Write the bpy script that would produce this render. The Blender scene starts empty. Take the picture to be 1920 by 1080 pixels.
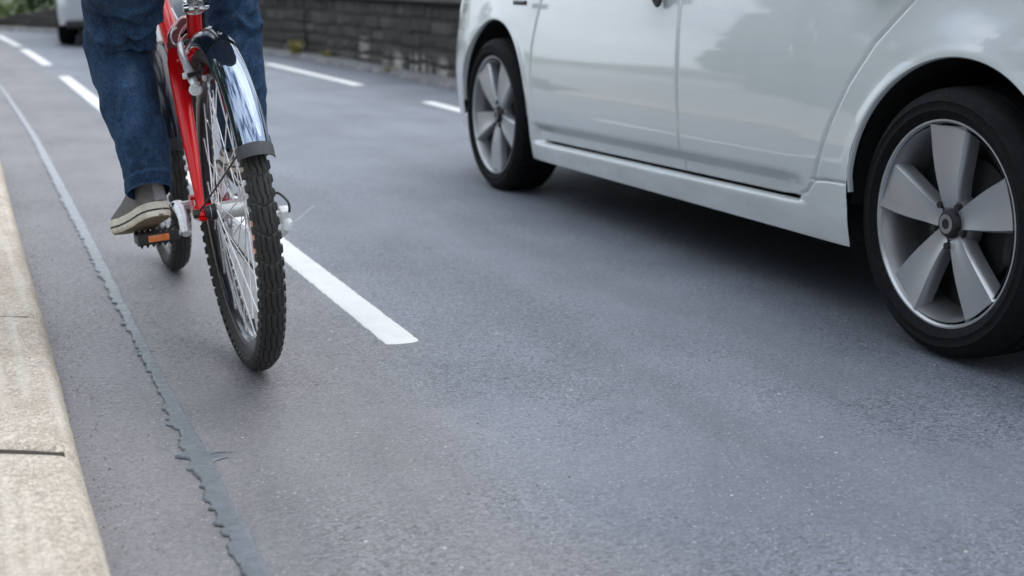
import bpy, bmesh, math, random
import numpy as np
from mathutils import Vector, Matrix, noise as mn
R = math.radians
PI = math.pi
sc = bpy.context.scene
col = sc.collection
random.seed(7)
rng = np.random.default_rng(5)

# ------------------------------------------------------------------ node helpers
class NT:
    def __init__(self, name):
        self.m = bpy.data.materials.new(name); self.m.use_nodes = True
        self.t = self.m.node_tree; self.t.nodes.clear()
        self.o = self.n('ShaderNodeOutputMaterial'); self.b = self.n('ShaderNodeBsdfPrincipled')
        self.l(self.b.outputs[0], self.o.inputs[0])
        self.pos = None
    def n(self, k, **kw):
        x = self.t.nodes.new(k)
        for a, v in kw.items(): setattr(x, a, v)
        return x
    def l(self, a, b): self.t.links.new(a, b)
    def put(self, sock, v):
        if hasattr(v, 'is_linked'): self.l(v, sock)
        elif isinstance(v, (tuple, list)) and len(v) == 3 and sock.type == 'RGBA': sock.default_value = (*v, 1)
        else: sock.default_value = v
    def set(self, **kw):
        for k, v in kw.items(): self.put(self.b.inputs[k.replace('_', ' ')], v)
        return self
    def coord(self):
        if self.pos is None: self.pos = self.n('ShaderNodeTexCoord').outputs['Object']
        return self.pos
    def sep(self):
        s = self.n('ShaderNodeSeparateXYZ'); self.l(self.coord(), s.inputs[0]); return s.outputs
    def mapv(self, scale=(1, 1, 1), loc=(0, 0, 0)):
        m = self.n('ShaderNodeMapping'); m.inputs['Scale'].default_value = scale; m.inputs['Location'].default_value = loc
        self.l(self.coord(), m.inputs[0]); return m.outputs[0]
    def noise(self, scale, detail=4, rough=.55, vec=None, dist=0):
        x = self.n('ShaderNodeTexNoise'); x.inputs['Scale'].default_value = scale; x.inputs['Detail'].default_value = detail
        x.inputs['Roughness'].default_value = rough; x.inputs['Distortion'].default_value = dist
        self.l(vec or self.coord(), x.inputs['Vector']); return x.outputs['Fac']
    def voro(self, scale, vec=None, out='Distance', feature='F1'):
        x = self.n('ShaderNodeTexVoronoi', feature=feature); x.inputs['Scale'].default_value = scale
        self.l(vec or self.coord(), x.inputs['Vector']); return x.outputs[out]
    def ramp(self, f, *stops, interp='LINEAR'):
        r = self.n('ShaderNodeValToRGB'); r.color_ramp.interpolation = interp
        e = r.color_ramp.elements
        while len(e) < len(stops): e.new(.5)
        for i, (p, c) in enumerate(stops):
            e[i].position = p; e[i].color = (*c, 1) if isinstance(c, (tuple, list)) else (c, c, c, 1)
        self.l(f, r.inputs[0]); return r.outputs[0]
    def math(self, op, a, b=0., c=0.):
        x = self.n('ShaderNodeMath', operation=op)
        for i, v in enumerate((a, b, c)): self.put(x.inputs[i], v)
        return x.outputs[0]
    def mix(self, f, a, b, blend='MIX'):
        x = self.n('ShaderNodeMix', data_type='RGBA', blend_type=blend)
        self.put(x.inputs[0], f); self.put(x.inputs[6], a); self.put(x.inputs[7], b); return x.outputs[2]
    def bump(self, h, strength=.3, dist=.01, normal=None):
        x = self.n('ShaderNodeBump'); x.inputs['Strength'].default_value = strength; x.inputs['Distance'].default_value = dist
        self.l(h, x.inputs['Height'])
        if normal: self.l(normal, x.inputs['Normal'])
        return x.outputs[0]

def simple(name, c, rough=.5, metal=0., coat=0., var=.12, scale=30, bump=0., bscale=200, **kw):
    t = NT(name)
    n = t.noise(scale, 5)
    lo = tuple(x * (1 - var) for x in c); hi = tuple(min(1, x * (1 + var)) for x in c)
    t.set(Base_Color=t.ramp(n, (.3, lo), (.7, hi)), Metallic=metal, Coat_Weight=coat, Coat_Roughness=.04)
    r2 = t.noise(scale * 2.3, 3)
    t.set(Roughness=t.ramp(r2, (.3, max(.02, rough * .85)), (.7, min(1, rough * 1.15))))
    if bump: t.set(Normal=t.bump(t.noise(bscale, 4), bump, .002))
    for k, v in kw.items(): t.set(**{k: v})
    return t.m

M = {}
# road asphalt ------------------------------------------------------
def asphalt():
    t = NT('asphalt')
    x, y, z = t.sep()
    big = t.noise(.9, 4)
    # worn brownish bike lane against the newer blue grey carriageway
    edge = t.math('ADD', x, t.math('MULTIPLY', t.math('SUBTRACT', t.noise(1.6, 5), .5), .5))
    side = t.ramp(t.math('MULTIPLY', t.math('ADD', edge, 0.), .5), (.36, 0.), (.52, 1.))
    brown = t.ramp(big, (.3, (.172, .165, .172)), (.7, (.224, .215, .223)))
    blue = t.ramp(big, (.3, (.132, .147, .178)), (.7, (.180, .197, .230)))
    base = t.mix(side, brown, blue)
    base = t.mix(.75, base, t.ramp(t.noise(2.6, 5, .6, t.mapv((1, .55, 1), (7, 3, 0))), (.34, .80), (.5, 1.), (.66, 1.16)), 'MULTIPLY')
    patch = t.ramp(t.noise(1.5, 5, .6, t.mapv((1, .6, 1), (3.4, 1, 0))), (.45, 0.), (.58, 1.))      # coarse, open textured areas
    wob = t.math('MULTIPLY', t.math('SUBTRACT', t.noise(5, 5, .65), .5), 1.1)
    for (cx_, cy_, rx_, ry_) in ((1.12, 3.5, .42, 1.25), (1.78, 2.15, .20, .24), (2.0, 1.95, .16, .2)):
        dx_ = t.math('MULTIPLY', t.math('SUBTRACT', x, cx_), 1 / rx_); dy_ = t.math('MULTIPLY', t.math('SUBTRACT', y, cy_), 1 / ry_)
        dd = t.math('ADD', t.math('SQRT', t.math('ADD', t.math('MULTIPLY', dx_, dx_), t.math('MULTIPLY', dy_, dy_))), wob)
        patch = t.math('MAXIMUM', patch, t.ramp(dd, (.72, 1.), (1., 0.)))
    # aggregate: every stone its own shade
    cell = t.voro(190, out='Color')
    cs = t.n('ShaderNodeSeparateColor'); t.l(cell, cs.inputs[0])
    sh = t.ramp(cs.outputs[0], (0., .48), (1., 1.45))
    base = t.mix(t.math('ADD', .38, t.math('MULTIPLY', patch, .4)), base, sh, 'MULTIPLY')
    g2 = t.noise(420, 3, .7)
    base = t.mix(t.math('ADD', .32, t.math('MULTIPLY', patch, .35)), base, t.ramp(g2, (.3, .5), (.72, 1.45)), 'MULTIPLY')
    # dark open pits between stones
    pits = t.ramp(t.noise(78, 4, .6, t.mapv((.75, 1.25, 1))), (.60, 0.), (.66, 1.))
    pitf = t.math('MULTIPLY', pits, t.math('ADD', t.math('MULTIPLY', patch, .75), .25))
    base = t.mix(pitf, base, (.035, .037, .042))
    trk = t.ramp(t.noise(2.2, 3, .5, t.mapv((1.6, .09, 1), (.4, 2, 0))), (.46, 0.), (.66, 1.))
    base = t.mix(t.math('MULTIPLY', trk, .45), base, t.mix(.5, base, (.06, .066, .078)))
    fl = t.ramp(t.noise(88, 4, .62, t.mapv((.75, 1.2, 1), (3, 5, 0))), (.61, 0.), (.68, 1.))
    base = t.mix(t.math('MULTIPLY', fl, .38), base, (.42, .42, .43))
    # pale chips
    chip = t.math('MULTIPLY', t.ramp(cs.outputs[1], (.968, 0.), (.98, 1.)), t.ramp(t.voro(190), (.28, 1.), (.42, 0.)))
    base = t.mix(t.math('MULTIPLY', chip, .75), base, (.50, .49, .46))
    sp = t.voro(38, out='Color'); s3 = t.n('ShaderNodeSeparateColor'); t.l(sp, s3.inputs[0])
    big_chip = t.math('MULTIPLY', t.ramp(s3.outputs[0], (.955, 0.), (.965, 1.)), t.ramp(t.voro(38), (.10, 1.), (.15, 0.)))
    base = t.mix(t.math('MULTIPLY', big_chip, .8), base, (.55, .54, .50))
    t.set(Base_Color=base, Roughness=t.ramp(t.noise(150, 3), (.3, .42), (.7, .66)), Specular_IOR_Level=.5)
    hgt = t.math('SUBTRACT', t.math('ADD', t.math('MULTIPLY', t.math('SUBTRACT', 1., t.voro(190)), .5), t.math('MULTIPLY', g2, .5)), t.math('MULTIPLY', pitf, 1.2))
    t.set(Normal=t.bump(hgt, .45, .004))
    return t.m
M['asphalt'] = asphalt()

def kerb_mat():
    t = NT('sandy_concrete')
    base = t.ramp(t.noise(5, 6, .6), (.3, (.445, .378, .300)), (.5, (.530, .460, .376)), (.7, (.60, .533, .45)))
    n2 = t.noise(300, 4, .7)
    base = t.mix(.9, base, t.ramp(n2, (.3, .45), (.7, 1.4)), 'MULTIPLY')
    gr = t.voro(150, out='Color'); gs = t.n('ShaderNodeSeparateColor'); t.l(gr, gs.inputs[0])
    base = t.mix(.6, base, t.ramp(gs.outputs[0], (0., .6), (1., 1.3)), 'MULTIPLY')
    dirt = t.ramp(t.noise(28, 6, .65, dist=.6), (.56, 0.), (.72, 1.))
    base = t.mix(t.math('MULTIPLY', dirt, .5), base, (.27, .232, .195))
    sp = t.ramp(t.noise(170, 3, .6), (.62, 0.), (.68, 1.))
    base = t.mix(t.math('MULTIPLY', sp, .6), base, (.17, .145, .12))
    worn = t.ramp(t.noise(7, 3, .5, t.mapv((6, .25, 1))), (.52, 0.), (.66, 1.))
    base = t.mix(t.math('MULTIPLY', worn, .35), base, (.68, .65, .58))
    t.set(Base_Color=base, Roughness=.9)
    t.set(Normal=t.bump(t.math('ADD', n2, t.math('MULTIPLY', dirt, -.5)), .5, .003))
    return t.m
M['kerb'] = kerb_mat()
M['joint'] = simple('joint_soil', (.04, .033, .024), .95, var=.5, scale=120, bump=.8)

def paint():
    t = NT('road_paint')
    base = t.ramp(t.noise(14, 5), (.3, (.68, .68, .675)), (.7, (.76, .76, .755)))
    g = t.noise(300, 4, .7)
    base = t.mix(.5, base, t.ramp(g, (.3, .85), (.7, 1.06)), 'MULTIPLY')
    wear = t.ramp(t.noise(90, 5, .7), (.63, 0.), (.70, 1.))
    base = t.mix(t.math('MULTIPLY', wear, .6), base, (.36, .36, .36))
    base = t.mix(.5, base, t.ramp(t.noise(3, 4, .6, t.mapv((1, .3, 1))), (.35, .82), (.6, 1.03)), 'MULTIPLY')
    t.set(Base_Color=base, Roughness=.6, Normal=t.bump(g, .35, .002))
    return t.m
M['paint'] = paint()

def seal():
    t = NT('tar_seal')
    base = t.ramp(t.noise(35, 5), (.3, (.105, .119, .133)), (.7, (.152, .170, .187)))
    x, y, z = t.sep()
    base = t.mix(t.math('MULTIPLY', t.ramp(t.math('MULTIPLY', t.math('ADD', y, t.noise(3, 4)), .1), (.30, 0.), (.75, 1.)), .8), base, (.36, .38, .41))  # grazing sheen painted in: seal colour turns paler with distance
    base = t.mix(t.math('MULTIPLY', t.ramp(t.noise(160, 4, .7), (.62, 0.), (.7, 1.)), .6), base, (.28, .30, .32))
    t.set(Base_Color=base, Roughness=t.ramp(t.noise(60, 3), (.3, .28), (.7, .5)))
    t.set(Normal=t.bump(t.noise(70, 5, .6, t.mapv((1, 2.2, 1))), .5, .004))
    return t.m
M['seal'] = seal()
M['grass'] = simple('grass_bank', (.06, .085, .03), .95, var=.4, scale=3, bump=.7, bscale=40)
M['soil'] = simple('verge_soil', (.15, .135, .115), .95, var=.4, scale=9, bump=.6, bscale=60)
M['pave'] = simple('paving', (.34, .32, .29), .9, var=.2, scale=12, bump=.4, bscale=150)
M['edgestone'] = simple('edge_stone', (.17, .17, .175), .9, var=.45, scale=7, bump=.6, bscale=60)

def wall_mat():
    t = NT('old_stone')
    at = t.n('ShaderNodeAttribute', attribute_name='tone')
    s = t.n('ShaderNodeSeparateColor'); t.l(at.outputs['Color'], s.inputs[0])
    base = t.ramp(s.outputs[0], (0., (.044, .041, .036)), (.45, (.060, .055, .048)), (.8, (.078, .071, .062)), (1., (.10, .091, .08)))
    base = t.mix(.8, base, t.ramp(t.noise(9, 6, .65), (.3, .6), (.7, 1.4)), 'MULTIPLY')
    moss = t.ramp(t.noise(2.3, 5, .6), (.55, 0.), (.75, 1.))
    base = t.mix(t.math('MULTIPLY', moss, .5), base, (.022, .027, .014))
    # lime wash left along the foot
    x, y, z = t.sep()
    streak = t.ramp(t.noise(1., 4, .6, t.mapv((5.5, 5.5, .55), (.7, 1.3, 0))), (.46, 0.), (.54, 1.))
    low = t.ramp(t.math('ADD', z, t.math('MULTIPLY', t.noise(2.2, 3), -.18)), (.045, 1.), (.11, 0.))
    zone = t.ramp(t.math('MULTIPLY', y, .05), (.49, 0.), (.505, 1.), (.60, 1.), (.615, 0.))
    f = t.math('MULTIPLY', t.math('MULTIPLY', streak, low), zone)
    colm = t.math('MULTIPLY', t.ramp(t.math('MULTIPLY', y, .05), (.631, 0.), (.633, 1.), (.641, 1.), (.643, 0.)), t.math('MULTIPLY', t.ramp(z, (.08, 0.), (.10, 1.)), t.ramp(z, (.26, 1.), (.30, 0.))))
    base = t.mix(t.math('MAXIMUM', f, t.math('MULTIPLY', colm, .75)), base, (.42, .40, .37))
    t.set(Base_Color=base, Roughness=.92, Normal=t.bump(t.noise(26, 6, .65), .7, .02))
    return t.m
M['stone'] = wall_mat()
M['mortar'] = simple('mortar', (.060, .055, .048), .95, var=.3, bump=.5)
M['coping'] = simple('coping_stone', (.10, .095, .085), .9, var=.35, scale=8, bump=.5, bscale=60)

def car_paint(name, c, metal=.25):
    t = NT(name)
    n = t.noise(3.0, 5, .6)
    base = t.ramp(n, (.3, tuple(v * .97 for v in c)), (.7, c))
    # road film on the lower panels
    x, y, z = t.sep()
    film = t.math('MULTIPLY', t.ramp(z, (.16, 1.), (.40, 0.)), t.ramp(t.noise(7, 6, .65, t.mapv((1, .5, 2))), (.35, .0), (.7, .55)))
    base = t.mix(film, base, (.33, .315, .28))
    t.set(Base_Color=base, Metallic=metal, Roughness=t.math('ADD', .32, t.math('MULTIPLY', film, .4)), Coat_Weight=1., Coat_Roughness=.035, Coat_IOR=1.75)
    t.set(Normal=t.bump(t.noise(420, 2), .02, .001))
    return t.m
M['white_car'] = car_paint('pearl_white_paint', (.67, .715, .725), .12)
M['silver_car'] = car_paint('silver_paint', (.47, .515, .555), .3)
M['alloy'] = simple('alloy', (.49, .505, .52), .38, .75, .15, var=.04, scale=5)
M['alloy_dark'] = simple('alloy_barrel', (.30, .30, .31), .4, .7, scale=9)
M['disc'] = simple('brake_disc', (.025, .025, .026), .6, .3)
M['cartyre'] = simple('car_tyre', (.0065, .0065, .0075), .8, var=.25, scale=40, bump=.15, bscale=90, Specular_IOR_Level=.18)
M['black'] = simple('black_plastic', (.012, .012, .013), .5, var=.25, scale=50)
M['void'] = simple('underbody', (.006, .006, .006), .95)
M['glass'] = simple('tinted_glass', (.012, .015, .017), .04, 0, .6, var=.05, scale=2)
M['lens'] = simple('lamp_lens', (.55, .58, .60), .06, .3, 1., var=.1)
M['tail'] = simple('tail_lens', (.16, .008, .008), .12, 0, 1.)
M['plate'] = simple('yellow_plate', (.78, .56, .04), .45)
M['chrome'] = simple('chrome', (.65, .66, .68), .12, 1.)

M['red'] = simple('red_enamel', (.64, .005, .009), .22, 0., .08, var=.06, scale=6, Specular_IOR_Level=.35)
M['hoop_reflection'] = simple('reflection_tinted_enamel', (.36, .125, .12), .22, .35, 1., var=.1, scale=6)  # red enamel with brown-pink reflections of road and jeans mixed into its colour
M['navy'] = simple('dark_chrome', (.23, .28, .36), .05, .95, .0, var=.1, scale=8)
M['gloss'] = simple('gloss_black', (.006, .009, .015), .14, 0., .12, Specular_IOR_Level=.35)
M['matt'] = simple('matt_black', (.017, .018, .022), .45, var=.2, scale=60)
M['band'] = simple('rubber_band', (.052, .055, .062), .55, var=.15, scale=40)
def rubber():
    t = NT('bike_rubber')
    d = t.noise(40, 5, .65)
    base = t.ramp(d, (.3, (.019, .018, .017)), (.7, (.036, .034, .031)))
    t.set(Base_Color=base, Roughness=.62, Normal=t.bump(t.noise(500, 3), .15, .001))
    return t.m
M['rubber'] = rubber()
M['rim'] = simple('dark_rim', (.045, .047, .055), .25, .7, .5, var=.2, scale=12)
M['silver'] = simple('brushed_silver', (.74, .74, .72), .32, .7, var=.1, scale=40)
M['steel'] = simple('spoke_steel', (.85, .86, .87), .35, .45, var=.05)
M['satin'] = simple('satin_grey', (.70, .72, .74), .3, .35, var=.1)
M['white'] = simple('white_enamel', (.75, .76, .77), .35, var=.06)
M['chain'] = simple('oily_chain', (.06, .055, .05), .45, .6, var=.4, scale=90)
M['orange'] = simple('orange_reflector', (.85, .20, .012), .18, 0, 1., var=.15, scale=120, bump=.5, bscale=400)
M['leather'] = simple('saddle_cover', (.02, .02, .02), .6)

def denim(name, dark=1.):
    t = NT(name)
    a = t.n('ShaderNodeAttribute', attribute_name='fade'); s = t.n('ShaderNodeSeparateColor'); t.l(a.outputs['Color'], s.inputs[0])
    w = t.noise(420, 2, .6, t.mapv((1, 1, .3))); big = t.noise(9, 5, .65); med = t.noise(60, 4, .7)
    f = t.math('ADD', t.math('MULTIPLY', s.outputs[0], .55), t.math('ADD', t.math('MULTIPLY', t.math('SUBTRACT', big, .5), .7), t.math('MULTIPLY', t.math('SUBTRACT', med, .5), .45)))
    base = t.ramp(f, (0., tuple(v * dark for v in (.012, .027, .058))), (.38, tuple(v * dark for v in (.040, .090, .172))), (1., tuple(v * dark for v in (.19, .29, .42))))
    base = t.mix(.8, base, t.ramp(w, (.3, .4), (.7, 1.6)), 'MULTIPLY')
    t.set(Base_Color=base, Roughness=.92, Specular_IOR_Level=.2)
    t.set(Normal=t.bump(t.math('ADD', w, med), .35, .0015))
    return t.m
M['denim'] = denim('denim')
M['canvas'] = simple('grey_canvas', (.155, .147, .143), .9, var=.25, scale=60, bump=.5, bscale=600)
M['webbing'] = simple('webbing', (.27, .26, .265), .9, var=.15, scale=200, bump=.4, bscale=500)
M['sole'] = simple('sole_rubber', (.66, .62, .52), .65, var=.18, scale=30, bump=.2)
M['outsole'] = simple('outsole', (.22, .17, .105), .8, var=.2, scale=60, bump=.4)
M['stripe'] = simple('sole_line', (.05, .048, .045), .8)
M['skin'] = simple('skin', (.56, .36, .27), .5, var=.08)
M['shirt'] = simple('cotton_shirt', (.07, .085, .11), .9, var=.15, bump=.3, bscale=400)
M['hair'] = simple('brown_hair', (.045, .028, .018), .6, var=.4, scale=90)
M['bark'] = simple('bark', (.07, .055, .042), .95, var=.4, scale=20, bump=.8, bscale=30)
def leaf(name, lo, hi):
    t = NT(name)
    at = t.n('ShaderNodeAttribute', attribute_name='tone'); s = t.n('ShaderNodeSeparateColor'); t.l(at.outputs['Color'], s.inputs[0])
    t.set(Base_Color=t.ramp(s.outputs[0], (0., lo), (1., hi)), Roughness=.6)
    return t.m
M['leaf'] = leaf('tree_leaves', (.012, .035, .014), (.07, .125, .035))
M['leaf2'] = leaf('bush_leaves', (.04, .07, .015), (.16, .19, .05))
M['weed'] = leaf('weed_leaves', (.16, .18, .03), (.36, .27, .06))

# ------------------------------------------------------------------ mesh helpers
class MB:
    def __init__(self): self.v = []; self.f = []
    def add(self, vs, fs):
        o = len(self.v); self.v += [tuple(p) for p in vs]; self.f += [tuple(i + o for i in f) for f in fs]; return self
    def box(self, c, s, rot=None, bev=.0):
        bm = bmesh.new(); bmesh.ops.create_cube(bm, size=1)
        for v in bm.verts: v.co = Vector((v.co.x * s[0], v.co.y * s[1], v.co.z * s[2]))
        if bev: bmesh.ops.bevel(bm, geom=bm.edges[:], offset=bev, segments=2, affect='EDGES', profile=.6)
        m = (rot.to_4x4() if rot is not None else Matrix.Identity(4))
        vs = [m @ v.co + Vector(c) for v in bm.verts]; bm.verts.index_update()
        fs = [[v.index for v in f.verts] for f in bm.faces]; bm.free()
        return self.add(vs, fs)
    def grid(self, P, cu=False, cv=False):
        nu = len(P); nv = len(P[0]); vs = [p for r in P for p in r]; fs = []
        for i in range(nu if cu else nu - 1):
            for j in range(nv if cv else nv - 1):
                a = i; b = (i + 1) % nu; c = j; d = (j + 1) % nv
                fs.append((a * nv + c, b * nv + c, b * nv + d, a * nv + d))
        return self.add(vs, fs)
    def tube(self, pts, r, seg=12, caps=True, flat=1., up=None):
        pts = [Vector(p) for p in pts]; n = len(pts)
        rs = r if isinstance(r, (list, tuple)) else [r] * n
        P = []; prev = None
        for i in range(n):
            t = (pts[min(i + 1, n - 1)] - pts[max(i - 1, 0)]).normalized()
            if prev is None:
                u = Vector(up) if up else (Vector((1, 0, 0)) if abs(t.x) < .8 else Vector((0, 0, 1)))
            else: u = prev
            u = (u - t * u.dot(t)).normalized(); prev = u; w = t.cross(u)
            P.append([pts[i] + (u * math.cos(k * 2 * PI / seg) + w * math.sin(k * 2 * PI / seg) * flat) * rs[i] for k in range(seg)])
        o = len(self.v); self.grid(P, False, True)
        if caps:
            self.f.append(tuple(o + k for k in range(seg))[::-1]); self.f.append(tuple(o + (n - 1) * seg + k for k in range(seg)))
        return self
    def lathe(self, prof, seg=48, c=(0, 0, 0), closed=False):     # prof: (x along axis, radius); axis = x
        P = []
        for k in range(seg):
            a = k * 2 * PI / seg
            P.append([(c[0] + x, c[1] + r * math.cos(a), c[2] + r * math.sin(a)) for x, r in prof])
        return self.grid(P, True, closed)
    def build(self, name, mat, parent=None, smooth=35, loc=None, attr=None):
        me = bpy.data.meshes.new(name); me.from_pydata(self.v, [], self.f); me.update()
        if attr is not None:
            ca = me.color_attributes.new(attr[0], 'FLOAT_COLOR', 'POINT')
            a = np.ones((len(self.v), 4), dtype=np.float32); a[:, :3] = np.asarray(attr[1], dtype=np.float32)[:, None]
            ca.data.foreach_set('color', a.ravel())
        o = bpy.data.objects.new(name, me); col.objects.link(o)
        if mat is not None: me.materials.append(mat)
        bm = bmesh.new(); bm.from_mesh(me); bmesh.ops.recalc_face_normals(bm, faces=bm.faces); bm.to_mesh(me); bm.free()
        if smooth:
            for p in me.polygons: p.use_smooth = True
            if smooth < 180: me.set_sharp_from_angle(angle=R(smooth))
        if parent is not None: o.parent = parent
        if loc is not None: o.location = loc
        return o

def spline(pts, n):          # Catmull-Rom through points
    pts = [Vector(p) for p in pts]; out = []
    m = len(pts) - 1
    for i in range(n):
        u = i / (n - 1) * m; k = min(int(u), m - 1); t = u - k
        p0 = pts[max(k - 1, 0)]; p1 = pts[k]; p2 = pts[k + 1]; p3 = pts[min(k + 2, m)]
        out.append(.5 * ((2 * p1) + (p2 - p0) * t + (2 * p0 - 5 * p1 + 4 * p2 - p3) * t * t + (3 * p1 - p0 - 3 * p2 + p3) * t ** 3))
    return out

def tag(o, label=None, cat=None, group=None, kind=None):
    if label: o['label'] = label
    if cat: o['category'] = cat
    if group: o['group'] = group
    if kind: o['kind'] = kind
    return o
def thing(name, label, cat, loc=(0, 0, 0), rot=(0, 0, 0), group=None):
    o = bpy.data.objects.new(name, None); o.empty_display_size = .1; col.objects.link(o)
    o.location = loc; o.rotation_euler = rot
    return tag(o, label, cat, group)
def lerp(x, xs, ys): return float(np.interp(x, xs, ys))
def sstep(a, b, x):
    t = np.clip((x - a) / (b - a), 0, 1); return t * t * (3 - 2 * t)

# ------------------------------------------------------------------ ground, road, kerb
def flat(pts, z, name, mat, kind='structure'):
    o = MB().add([(x, y, z) for x, y in pts], [tuple(range(len(pts)))]).build(name, mat, smooth=0)
    return tag(o, kind=kind)
flat([(-400, -400), (400, -400), (400, 400), (-400, 400)], -.06, 'ground', M['grass'])
WALL = [(5.6, 4.6), (4.7, 6.6), (4.2, 7.9), (3.86, 9.2), (3.77, 10.6), (3.71, 12.4), (3.60, 14.4), (3.36, 15.9), (2.95, 18.2), (2.35, 20.6), (1.64, 22.3), (.86, 23.8), (-.6, 26.0), (-3, 29)]
WS = spline([(x, y, 0) for x, y in WALL], 260)
# road between the kerb and the wall, bending away behind the wall's curve
farleft = [(-9, 31), (-7, 27), (-3.2, 22), (-1.2, 17), (-.25, 12.5), (.06, 9)]
road_pts = [(.10, -12), (9, -12), (8, 0)] + [(p.x, p.y) for p in WS] + farleft
flat(road_pts, 0., 'road', M['asphalt'])
flat([(-30, -12), (-.14, -12), (-.14, 6), (-.1, 8)] + [(x - .25, y) for x, y in farleft[::-1]] + [(-30, 31)], .094, 'pavement', M['pave'])

# kerb stones: long sandy blocks; cross section swept along the kerb line
def kx(y): return lerp(y, [-3, 1.75, 2.26, 3.26, 5.11, 6.37, 8.5, 10, 12.5], [.150, .155, .157, .172, .185, .202, .185, .12, -.08])
def kerb_stone(y0, y1, label):
    P = []
    ny = max(10, int((y1 - y0) / .02))
    for i in range(ny + 1):
        t = i / ny; y = y0 + (y1 - y0) * t; x = kx(y)
        e = min(t, 1 - t) * (y1 - y0); rd = .012 * max(0, 1 - e / .014) ** 2
        row = []
        for dx, z in ((-.31, -.05), (-.31, .088), (-.300, .098), (-.22, .100), (-.18, .1003), (-.14, .1005), (-.11, .101), (-.08, .101), (-.05, .101), (-.032, .1005), (-.022, .098), (-.013, .092), (-.005, .080), (0.001, .062), (.006, .03), (.010, -.05)):
            nz = mn.noise(Vector((dx * 18, y * 14, z * 20))) * .0016 + mn.noise(Vector((dx * 60, y * 60, 3))) * .0008
            nx = mn.noise(Vector((y * 11, z * 30, 7))) * .0022 + mn.noise(Vector((y * 45, z * 60, 2))) * .0012 if dx > -.04 else 0
            row.append((x + dx + nx, y - .55 * dx + (mn.noise(Vector((dx * 35, y0 if i < ny / 2 else y1, 0))) * .010 + mn.noise(Vector((dx * 110, y0 if i < ny / 2 else y1, 5))) * .007) * (i in (0, ny)), z - rd + nz))
        P.append(row)
    mb = MB().grid(P)
    n = len(P[0]); o = (len(P) - 1) * n
    mb.f.append(tuple(range(n))); mb.f.append(tuple(o + k for k in range(n))[::-1])
    return tag(mb.build('kerb_stone', M['kerb'], smooth=60), label, 'kerb stone', 'sandy kerb stones along the road')
kj = [(-2., .28, 'sandy kerb stone lying before the first visible joint, below the frame'),
      (.292, 2.258, 'long sandy kerb stone at the bottom corner, its edge ending at the widest dirty joint'),
      (2.272, 3.253, 'sandy kerb stone between the widest dirty joint and the thin dark joint beyond it'),
      (3.264, 5.104, 'long sandy kerb stone between the thin joint and the joint beside the curved seal'),
      (5.116, 6.9, 'pale kerb stone beyond the last visible joint, cut by the edge of the picture'),
      (6.908, 8.9, 'farthest kerb stone where the kerb starts to bend away')]
for a, b, l in kj: kerb_stone(a, b, l)
tag(MB().box((-.0385, 3.5, .0432), (.345, 10.6, .10)).build('kerb_bedding', M['joint'], smooth=0), kind='structure')

# painted dashes
def dash(x0, x1, y0, y1, label, group, curve=None, skew=0.):
    P = []; n = 260
    for i in range(n + 1):
        y = y0 + (y1 - y0) * i / n
        c = curve(y) if curve else 0
        wob = mn.noise(Vector((y * 30, x0, 0))) * .003 + mn.noise(Vector((y * 140, x0, 0))) * .003; wob2 = mn.noise(Vector((y * 30, x1, 5))) * .003 + mn.noise(Vector((y * 140, x1, 5))) * .003
        row = []
        for k in range(7):
            u = (0, .03, .25, .5, .75, .97, 1)[k]; x = x0 + wob + (x1 + wob2 - x0 - wob) * u
            ye = y + skew * (u - .5) + (mn.noise(Vector((x * 60, y0, 1))) * .008 if i in (0, n) else 0)
            if i in (0, n): ye += (.012 if i == 0 else -.012) * (abs(u - .5) * 2) ** 6
            row.append((x + c, ye, .0016 if 0 < k < 6 and 0 < i < n else .0004))
        P.append(row)
    return tag(MB().grid(P).build('lane_dash', M['paint'], smooth=60), label, 'road marking', group)
g1 = 'dashes between the bike lane and the car lane'
cv = lambda y: -.0022 * max(0, y - 12) ** 2
dash(.928, 1.013, 3.07, 6.6, 'white dash touching the rear bicycle wheel, its blunt end on open asphalt', g1, cv, .0)
dash(.918, 1.013, 9.0, 12.62, 'white dash running in behind the rider\'s calf in jeans', g1, cv)
dash(.912, 1.010, 14.25, 17.3, 'short white dash beside the wheel of the silver car', g1, cv)
dash(.925, 1.020, 18.1, 21.4, 'small white dash at the picture edge in front of the dark far wall', g1, cv)
g2 = 'dashes of the far lane line by the wall'
cv2 = lambda y: -.03 * max(0, y - 11.0) - .012 * max(0, y - 13) ** 2
dash(3.00, 3.10, 10.7, 13.7, 'white far dash parallel to the stone wall, beside the rider\'s knee', g2, cv2)
dash(3.04, 3.13, 6.1, 9.15, 'white far dash that disappears behind the front wheel of the white car', g2)

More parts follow.
